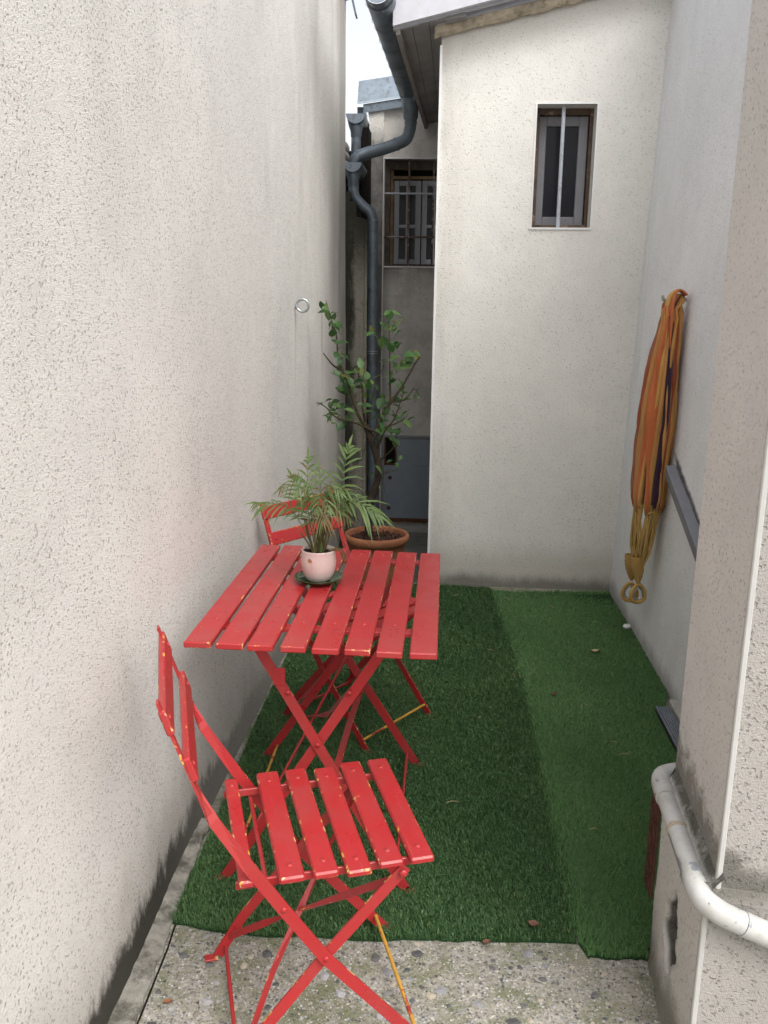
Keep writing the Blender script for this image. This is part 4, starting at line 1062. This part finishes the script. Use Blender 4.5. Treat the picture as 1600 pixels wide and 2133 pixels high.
for k in range(16):      # bare cane-like stems
    s_ = S0(rr); e = s_+Vector((rr.uniform(-.04, .04), rr.uniform(-.03, .03), rr.uniform(.05, .11)))
    MB().tube(bez([s_, s_.lerp(e, .5)+Vector((rr.uniform(-.006, .006), 0, 0)), e], 4), [.0022]*8+[.001], 6).build('stem', M['palm_dry'], pp_)
for k in range(5):       # fallen dry strands over the rim
    s_ = Vector((.03, -.02, .09)); e = Vector((rr.uniform(.06, .10), rr.uniform(-.04, .03), rr.uniform(.02, .07)))
    MB().tube(bez([s_, s_.lerp(e, .5)+Vector((.01, 0, .02)), e], 4), [.0012]*8+[.0004], 5).build('dry_strand', M['palm_dry'], pp_)

# ------------------------------------------------------------------ citrus tree in terracotta pot
TP = Vector((-.325, 4.05, 0))
def terra():
    n = NT('terracotta'); P = n.obj(); c = n.mix(n.mr(n.noise(P, 9, 4, .65), .35, .7), (.26, .105, .05), (.17, .068, .036))
    c = n.mix(n.mr(n.noise(P, 40, 4), .58, .7, 0, .4), c, (.35, .24, .17)); return n.done(c, .85, n.bump(n.noise(P, 120, 3), .3, .001), .2)
M['terra'] = terra()
ct = empty('citrus_tree', TP, 0, 'young leafy citrus tree in a round terracotta pot by the corner of the lean-to', 'potted tree')
MB().lathe([(.0005, .0), (.105, 0), (.112, .02), (.137, .30), (.139, .335), (.150, .340), (.158, .352), (.160, .368), (.155, .380), (.146, .382), (.140, .372), (.136, .34), (.132, .30)], (0, 0, 0), 48).build('pot', M['terra'], ct)
s = MB(); vs = [(0, 0, .355)]; rr = random.Random(3)
for r in (.04, .08, .11, .139):
    for k in range(20): vs.append((r*math.cos(k*math.pi/10), r*math.sin(k*math.pi/10), .350+rr.uniform(-.008, .008)))
s.add(vs, [(0, 1+k, 1+(k+1) % 20) for k in range(20)]+[(1+j*20+k, 21+j*20+k, 21+j*20+(k+1) % 20, 1+j*20+(k+1) % 20) for j in range(3) for k in range(20)], 0, True)
s.build('soil', M['soil'], ct)
bm_ = MB()
for k in range(260):
    a = rr.uniform(0, 6.28); r = .132*math.sqrt(rr.random()); q = rr.uniform(.0035, .007); T = Matrix.Translation((r*math.cos(a), r*math.sin(a), .352+rr.uniform(0, .008))) @ Euler((rr.uniform(0, 3), rr.uniform(0, 3), rr.uniform(0, 3))).to_matrix().to_4x4()
    bm_.box((-q, -q*.7, -q*.5), (q, q*.7, q*.5), 0, T)
tag(bm_.build('bark_mulch', plain('bark_mulch', (.055, .028, .02), .9, .2, 0, .4), ct), kind='stuff')
def tp(px, py, dy=0.):
    """point of the tree measured in the yard's vertical plane through the trunk (metres right of and above the trunk foot)"""
    return Vector((px, dy, py))
trunk = [(-.035, .0, .345), (-.040, .0, .417), (-.034, -.01, .525), (.006, -.01, .669), (-.004, 0, .762), (-.034, .01, .842), (-.058, .01, .911)]
MB().tube(bez(trunk, 5), [.019]*6+[.019]*8+[.017]*8+[.016]*20, 10).build('trunk', M['bark'], ct)
BR = [  # branches: control points (x, depth, z) relative to the pot foot, radius
    ([(-.05, .01, .89), (-.10, .0, .97), (-.155, -.02, 1.146), (-.21, -.03, 1.19), (-.256, -.03, 1.245)], .009),
    ([(-.155, -.02, 1.146), (-.19, .0, 1.22), (-.20, .02, 1.32), (-.225, .02, 1.40), (-.250, .02, 1.485)], .005),
    ([(-.045, .0, .87), (-.075, .03, .98), (-.08, .05, 1.08), (-.10, .05, 1.16), (-.06, .06, 1.23)], .007),
    ([(-.02, .01, .84), (.01, .0, .93), (.06, -.02, 1.02), (.115, -.02, 1.10), (.17, -.02, 1.20), (.195, -.02, 1.235)], .009),
    ([(.06, -.02, 1.02), (.055, .0, 1.11), (.052, .0, 1.24), (.048, .0, 1.34), (.04, .01, 1.434)], .005),
    ([(.0, .0, .80), (.03, -.04, .88), (.075, -.05, .94), (.10, -.06, 1.0), (.125, -.06, 1.08)], .006),
    ([(-.02, .0, .88), (-.10, -.05, .925), (-.19, -.06, .95), (-.24, -.07, 1.0), (-.285, -.07, 1.02)], .006),
    ([(.01, .0, .74), (.06, -.05, .79), (.085, -.07, .82), (.09, -.08, .80)], .004),
    ([(.06, -.02, 1.02), (.13, -.05, 1.04), (.17, -.06, 1.09), (.195, -.05, 1.06)], .004),
    ([(-.04, .03, .93), (-.03, .07, 1.05), (.0, .08, 1.14), (.02, .08, 1.19)], .004),
    ([(.0, .0, .665), (.06, -.02, .69), (.10, -.02, .70)], .0025),
    ([(.03, -.02, .90), (.10, -.03, .93), (.14, -.03, .96)], .004)]
rb_ = random.Random(12)
for P, r in BR:
    pth = bez(P, 5); N = len(pth); MB().tube(pth, [r*(1-.72*i/(N-1)) for i in range(N)], 7).build('branch', M['twig'], ct)
    for k in range(3):
        i = rb_.randrange(N//3, N-1); d = Vector((rb_.uniform(-1, 1), rb_.uniform(-1, .6), rb_.uniform(.1, 1))).normalized()*rb_.uniform(.02, .05)
        MB().tube([pth[i], pth[i]+d*.5+Vector((0, 0, .003)), pth[i]+d], [.0017, .0013, .0008], 5).build('twig', M['twig'], ct)
def leaf_mesh(k, mat):
    rr = random.Random(40+k); m = MB(); prof = [(0, .02), (.12, .18), (.30, .33), (.50, .36), (.70, .27), (.86, .13), (1, .005)]; vs = []
    cup = rr.uniform(.10, .55); curl = rr.uniform(-.10, .55); tw = rr.uniform(-.6, .6); bw = rr.uniform(.75, 1.15)
    for t, w_ in prof:
        w_ *= bw
        z = -curl*t*t; c = Vector((t, 0, z)); a = tw*t
        vs += [c+Vector((0, -w_*math.cos(a), w_*cup-w_*math.sin(a)*.5)), c, c+Vector((0, w_*math.cos(a), w_*cup+w_*math.sin(a)*.5))]
    m.add(vs, [(i*3+q, i*3+q+1, (i+1)*3+q+1, (i+1)*3+q) for i in range(len(prof)-1) for q in range(2)], 0, True)
    m.tube([(-.25, 0, .03), (0, 0, 0)], .022, 5)
    return m.mesh('leaf', mat)
LM = [leaf_mesh(k, M['leaf']) for k in range(7)]; LY = [leaf_mesh(k+10, M['leaf_young']) for k in range(3)]
LEAVES = [(-0.251,1.45),(-0.251,1.42),(-0.224,1.429),(-0.215,1.41),(-0.204,1.377),(-0.182,1.38),(-0.225,1.338),(-0.198,1.301),(-0.173,1.299),(-0.184,1.24,1),(-0.173,1.214),(-0.081,1.204),(-0.107,1.179),(-0.119,1.17,1),(-0.096,1.166,1),(-0.189,1.156),(-0.152,1.141,1),(-0.141,1.126),(-0.091,1.12),(-0.17,1.114),(-0.051,1.145),(-0.006,1.144),(-0.028,1.117),(-0.073,1.093),(-0.005,1.088),(-0.17,1.085),(-0.152,1.063),(0.049,1.424),(0.029,1.378),(0.058,1.381),(0.073,1.383,1),(0.025,1.359),(0.069,1.362),(0.092,1.343),(-0.03,1.352),(-0.01,1.326),(0.021,1.3),(0.004,1.289),(0.062,1.279),(0.093,1.284),(0.076,1.227),(0.02,1.21),(0.138,1.241,1),(0.171,1.241,1),(0.15,1.215),(0.105,1.201,1),(0.134,1.204),(0.077,1.185),(0.09,1.163),(0.05,1.147),(0.105,1.097),(0.13,1.064),(0.175,1.06),(0.063,1.033),(0.088,1.023),(0.03,1.006),(0.043,0.995),(0.007,1.01),(-0.039,1.047),(-0.045,1.004),(-0.05,0.975),(-0.026,0.937),(0.121,0.969),(0.098,0.955),(0.08,0.95),(0.132,0.94),(0.144,0.924),(0.03,0.961),(-0.102,0.951),(-0.264,1.015),(-0.239,0.993),(-0.22,1.005),(-0.175,1.006),(-0.193,0.997),(-0.225,0.971),(-0.234,0.953),(-0.198,0.96),(-0.147,0.979),(-0.122,0.973),(-0.156,0.934),(-0.198,0.926),(-0.083,0.917),(-0.163,0.899),(0.026,0.901),(0.052,0.884),(0.068,0.834),(0.002,0.839),(0.088,0.894),(0.058,0.743),(0.106,0.745),(-0.035,0.659),(0.004,0.621),(0.013,0.705),(-0.118,1.104),(-0.102,1.082),(-0.129,1.036),(-0.079,1.015),(-0.015,0.971),(0.018,1.039)]   # (metres right of, metres above the pot foot[, 1 = young yellow leaf])
rl = random.Random(33)
def place_leaf(x, z, young):
    dep = rl.uniform(-.09, .09); s = rl.uniform(.030, .064)
    a = rl.uniform(0, 6.28) if rl.random() < .4 else (math.atan2(z-.95, x+.02)+rl.uniform(-.9, .9))
    o = put('leaf', rl.choice(LY if young else LM), ct)
    d = Vector((math.cos(a), rl.uniform(-.7, .3), math.sin(a)*.8)).normalized()
    up_ = Vector((rl.uniform(-.5, .5), rl.uniform(-.9, .1), 1)).normalized(); sd_ = up_.cross(d).normalized(); up_ = d.cross(sd_)
    Mm = Matrix((d, sd_, up_)).transposed().to_4x4()
    o.matrix_local = Matrix.Translation(Vector((x, dep, z))-d*s*.5) @ Mm @ Matrix.Scale(s, 4)
for L_ in LEAVES: place_leaf(L_[0], L_[1], len(L_) > 2)
for k in range(80):
    L_ = rl.choice(LEAVES[:92]); place_leaf(L_[0]+rl.uniform(-.028, .028), L_[1]+rl.uniform(-.028, .022), rl.random() < .05)

# ------------------------------------------------------------------ eye screw in the left wall
es = empty('eye_screw', (-.660, 3.75, 1.447), 0, 'galvanised ring eye screw fixed in the left wall above the table', 'ring hook')
m = MB(); N = 28
ring = [(-.630+.026*math.cos(a), 3.752-.012*(k/N), 1.4575+.026*math.sin(a)) for k, a in enumerate([R(205)+R(350)*k/N for k in range(N+1)])]
m.tube([(-.672, 3.755, 1.447), (-.660, 3.754, 1.4465)]+ring[0:], .0048, 10)
in_parent(es, m).build('ring', M['steel'], es)

# ------------------------------------------------------------------ hammock hanging on the right wall
def cloth(name, c):
    n = NT(name); P = n.pos()
    w1 = n.noise(n.scale(P, (1, 1, .25)), 420, 2); f = n.noise(n.scale(P, (1, 1, .3)), 30, 4, .6)
    col = n.mix(n.mr(f, .35, .7, 0, .5), c, tuple(q*.68 for q in c))
    n.done(col, .88, n.bump(n.math('ADD', w1, n.math('MULTIPLY', f, 1.6)), .5, .002), .1)
    n.b.inputs['Sheen Weight'].default_value = .15
    return n.m
M['c_or'] = cloth('orange_cloth', (.54, .16, .06)); M['c_gold'] = cloth('gold_cloth', (.48, .245, .08)); M['c_pur'] = cloth('purple_cloth', (.045, .020, .038))
M['c_red'] = cloth('rust_cloth', (.33, .085, .038)); M['c_pale'] = cloth('pale_gold_cloth', (.58, .33, .10)); M['rope'] = cloth('ochre_rope', (.47, .30, .095))
hm = empty('hammock', (.90, 3.56, 1.5), 0, 'orange, gold and purple striped hammock bundled up and hanging from the right wall', 'hammock')
CM = [M['c_or'], M['c_gold'], M['c_pur'], M['c_red'], M['c_pale']]
def cl(z):      # centre line of the bundle
    t = (1.5-z)/.86; wall = .890+z*.0285
    return Vector((wall-.050-.012*math.sin(t*2.6)-.008*t, 3.56+.02*math.sin(t*3), z))
def fold(m, ang, off, cols, ztop, zbot, seed, fat):
    """one gathered fold of the cloth, as a pleated sleeve from the hook to the hem"""
    rr = random.Random(seed); n = 14; nz = 46; rings = []
    ph = rr.uniform(0, 6); dr = rr.uniform(-.35, .35)
    for j in range(nz+1):
        t = j/nz; z = ztop+(zbot-ztop)*t; c = cl(z)
        sp = .20+.80*min(1, t*1.7)**.75
        a = ang+dr*(t-.4)+.10*math.sin(t*5+ph)
        cc = c+Vector((-math.sin(a)*.046*off*sp+(.012 if t < .04 else 0), -math.cos(a)*.088*off*sp, 0))
        if t < .08: cc.x -= .010*math.sin(math.pi*t/.08)
        r = fat*(.46+.62*math.sin(math.pi*min(.80, t*.9+.08)))*(1+.10*math.sin(t*13+ph)+.06*math.sin(t*29+ph*2))
        if t > .95: r *= 1-.55*(t-.95)/.05
        if j == 0: r *= .3
        ca = a+.5*math.sin(t*3+ph); ex_ = Vector((-math.sin(ca), -math.cos(ca), 0)); ey_ = Vector((math.cos(ca), -math.sin(ca), 0))
        ri = []
        for k in range(n):
            b = 2*math.pi*k/n; q = r*(1+.26*math.sin(3*b+ph+t*2.5)+.16*math.sin(5*b-ph+t*4))
            ri.append(cc+ex_*math.cos(b)*q*1.15+ey_*math.sin(b)*q*.62)
        rings.append(ri)
    b0 = len(m.v); m.v += [tuple(p) for r in rings for p in r]
    for j in range(nz):
        for k in range(n):
            m.f.append([b0+j*n+k, b0+(j+1)*n+k, b0+(j+1)*n+(k+1) % n, b0+j*n+(k+1) % n]); m.m.append(cols[k*len(cols)//n]); m.sm.append(True)
    m.f.append([b0+k for k in range(n)]); m.m.append(cols[0]); m.sm.append(False)
    L = b0+nz*n; m.f.append([L+k for k in range(n)][::-1]); m.m.append(cols[0]); m.sm.append(False)
m = MB(); HEM = []
specs = [(-1.45, 1, [3,3,1,1], .021), (-1.05, 1, [1,1,0,1], .024), (-.70, 1, [1,1,1,3], .025), (-.35, 1.02, [1,1,1,1], .026), (-.02, 1.06, [2,2,2,2], .025), (.24, 1.04, [1,1,2,1], .022), (.50, 1.05, [0,0,1,0], .026), (.80, 1.05, [4,0,0,0], .026),
         (1.08, 1, [1,0,0,1], .024), (1.38, 1, [1,3,3,1], .022), (1.70, 1, [3,1,1,3], .022), (2.05, 1, [3,0,3,3], .021), (-1.9, 1, [0,3,0,3], .021), (2.5, .9, [1,1,3,1], .022), (-2.4, .9, [1,3,1,1], .022), (.0, .45, [2,2,2,2], .026), (.8, .5, [3,2,3,3], .026), (-.8, .5, [1,3,1,1], .026)]
for i, (a, off, cols, fat) in enumerate(specs):
    zb = .672-.010*((i*7) % 4); fold(m, a, off, cols, 1.520-.008*(i % 5), zb, 200+i, fat)
    if i < 15: HEM.append((a, zb))
in_parent(hm, m).build('cloth', CM, hm)
# a narrow band of the cloth turned over the hook
m = MB()
for dx, dy, mi, w_ in ((-.020, -.030, 4, .030), (-.006, -.050, 0, .022)):
    c = cl(1.50); pts = [c+Vector((dx-.016, dy-.008, -.20)), c+Vector((dx-.014, dy-.006, -.09)), c+Vector((dx-.012, dy, -.01)), c+Vector((dx*.4, dy*.7, .030)), c+Vector((.018, dy*.5, .030)), c+Vector((.040, dy*.4, .014))]
    pth = bez(pts, 5); m.ribbon(pth, [Vector((.25, -.9, .1))]*len(pth), [w_*(.5+.5*math.sin(math.pi*(.15+.7*k/(len(pth)-1)))) for k in range(len(pth))], .006, mi)
in_parent(hm, m).build('turned_band', CM, hm)
# cords, woven ends and wrapped loops
E1, E2 = Vector((.8300, 3.530, .335)), Vector((.8180, 3.600, .325))
rr = random.Random(66)
for i in range(34):
    a, zb = HEM[i % len(HEM)]; a += rr.uniform(-.18, .18); c = cl(zb)
    p0 = c+Vector((-math.sin(a)*.046, -math.cos(a)*.088, .010)); e = E1 if i % 2 else E2
    p1 = p0.lerp(e, .45)+Vector((rr.uniform(-.012, .008), rr.uniform(-.02, .02), -.02)); p1.x = min(p1.x, .885)
    m = MB(); pth = bez([p0, p0+Vector((0, 0, -.03)), p1, e+Vector((rr.uniform(-.012, .012), rr.uniform(-.015, .015), .07)), e], 6)
    m.tube(pth, [.0040+.0008*(k % 2) for k in range(len(pth))], 7)
    m.tube([p0+Vector((-.007, -.003, .0)), p0+Vector((0, -.010, -.004)), p0+Vector((.007, -.003, 0)), p0+Vector((0, .006, .004))], .0048, 7)
    in_parent(hm, m).build('cord', M['rope'], hm)
for e in (E1, E2):
    m = MB(); nu, nv = 16, 26; vs = []      # woven kite of cord above each loop
    for j in range(nv+1):
        t = j/nv; wv = .007+.030*math.sin(math.pi*min(1, t*.62))*(1-.15*t)
        for i in range(nu):
            b_ = 2*math.pi*i/nu; q = 1+.16*math.sin(j*1.5+(0 if i % 2 else math.pi))
            vs.append(e+Vector((math.cos(b_)*wv*q*.75-.006-.010*t, math.sin(b_)*wv*q*.55-.004, -.002+.118*t)))
    m.add(vs, [(j*nu+i, j*nu+(i+1) % nu, (j+1)*nu+(i+1) % nu, (j+1)*nu+i) for j in range(nv) for i in range(nu)], 0, True)
    in_parent(hm, m).build('braid', M['rope'], hm)
def loop(c, yaw, seed):
    m = MB(); n = 90; k_ = 10; rings = []; cx = Vector(c)
    ax = Vector((math.cos(yaw), math.sin(yaw), 0)); nn = Vector((-math.sin(yaw), math.cos(yaw), 0))
    def pt(a): return ax*(.029*math.sin(a))*(1-.28*math.cos(a)) + Vector((0, 0, 1))*(.039*math.cos(a))
    for i in range(n):
        a = 2*math.pi*i/n; p = pt(a); t = (pt(a+.02)-pt(a-.02)).normalized(); o_ = t.cross(nn); r = .0080+.0012*math.cos(i*2*math.pi/2.5)
        rings.append([cx+p+(o_*math.cos(2*math.pi*k/k_)+nn*math.sin(2*math.pi*k/k_))*r for k in range(k_)])
    m.add([q for r in rings for q in r], [(i*k_+k, i*k_+(k+1) % k_, ((i+1) % n)*k_+(k+1) % k_, ((i+1) % n)*k_+k) for i in range(n) for k in range(k_)], 0, True)
    l = in_parent(hm, m).build('end_loop', M['rope'], hm)
    m2 = MB(); th_ = [cx+pt(2*math.pi*i/24)*.66 for i in range(25)]; m2.tube(th_, .0035, 8); in_parent(hm, m2).build('thimble', M['steel'], l)
loop((.8300, 3.530, .288), R(6), 1); loop((.806, 3.580, .277), R(-12), 2)
hk = empty('wall_hook', (.933, 3.56, 1.515), 0, 'steel hook in the right wall holding the hammock', 'hook')
in_parent(hk, MB().tube(bez([(.945, 3.59, 1.500), (.90, 3.575, 1.495), (.86, 3.56, 1.488), (.838, 3.55, 1.496), (.832, 3.548, 1.512)], 5), .006, 10)).build('hook', M['steel'], hk)

# ------------------------------------------------------------------ small things on the ground
def curled_leaf(name, loc, size, rz, mat, label):
    m = MB(); rr = random.Random(int(size*1e5)); vs = []; prof = [(-.5, .04), (-.3, .24), (-.05, .36), (.2, .28), (.4, .12), (.5, .02)]
    for t, w_ in prof: vs += [(t*size, -w_*size, .16*size+abs(t)*.25*size), (t*size, rr.uniform(-.03, .03)*size, abs(t)*.15*size), (t*size, w_*size, .22*size)]
    m.add(vs, [(i*3+q, i*3+q+1, (i+1)*3+q+1, (i+1)*3+q) for i in range(5) for q in range(2)], 0, True)
    o = m.build(name, mat, None, loc); o.rotation_euler = (rr.uniform(-.2, .2), rr.uniform(-.2, .2), rz); tag(o, label, 'leaf'); return o
curled_leaf('dry_leaf', (.243, 1.791, .017), .030, R(-25), M['dry_leaf'], 'curled brown leaf lying on the turf near its front edge')
curled_leaf('dry_leaf', (.668, 3.522, .019), .042, R(-8), M['straw'], 'pale straw-coloured leaf on the turf in front of the hammock wall')
curled_leaf('dry_leaf', (.442, 3.078, .018), .028, R(60), M['dry_leaf'], 'small dark brown leaf in the middle of the brighter turf')
curled_leaf('dry_leaf', (-.555, 1.500, .002), .020, R(40), M['terra'], 'small orange-brown leaf on the concrete near the left wall')
curled_leaf('dry_leaf', (.130, 1.735, .006), .022, R(10), M['dry_leaf'], 'dark leaf scrap against the front edge of the turf')
rs_ = random.Random(17)
for x, y in ((.62, 2.64), (.60, 2.72), (.30, 3.25), (.15, 2.86), (.45, 2.2), (.70, 3.3), (.73, 3.9), (.55, 4.1), (.33, 4.2), (.08, 4.22), (.55, 3.0), (.66, 2.35), (.22, 3.5), (.05, 2.3)):
    a = rs_.uniform(0, 6.28); l = rs_.uniform(.010, .022); o = MB().tube([(-l*math.cos(a), -l*math.sin(a), .002), (0, .002, .005), (l*math.cos(a), l*math.sin(a), .001)], [.0006, .0012, .0005], 5).build('straw', M['straw'], None, (x, y, .016))
    tag(o, 'tiny pale dry stalk scattered on the turf', 'dry stalk', 'dry stalks scattered on the turf')
bc = MB().lathe([(.0005, .010), (.015, .010), (.0175, .008), (.018, 0), (.016, 0)], (0, 0, 0), 24).build('bottle_cap', M['capwhite'], None, (.868, 3.853, .016)); bc.rotation_euler = (.15, -.1, 0)
tag(bc, 'white plastic cap on the turf at the foot of the right wall', 'cap')
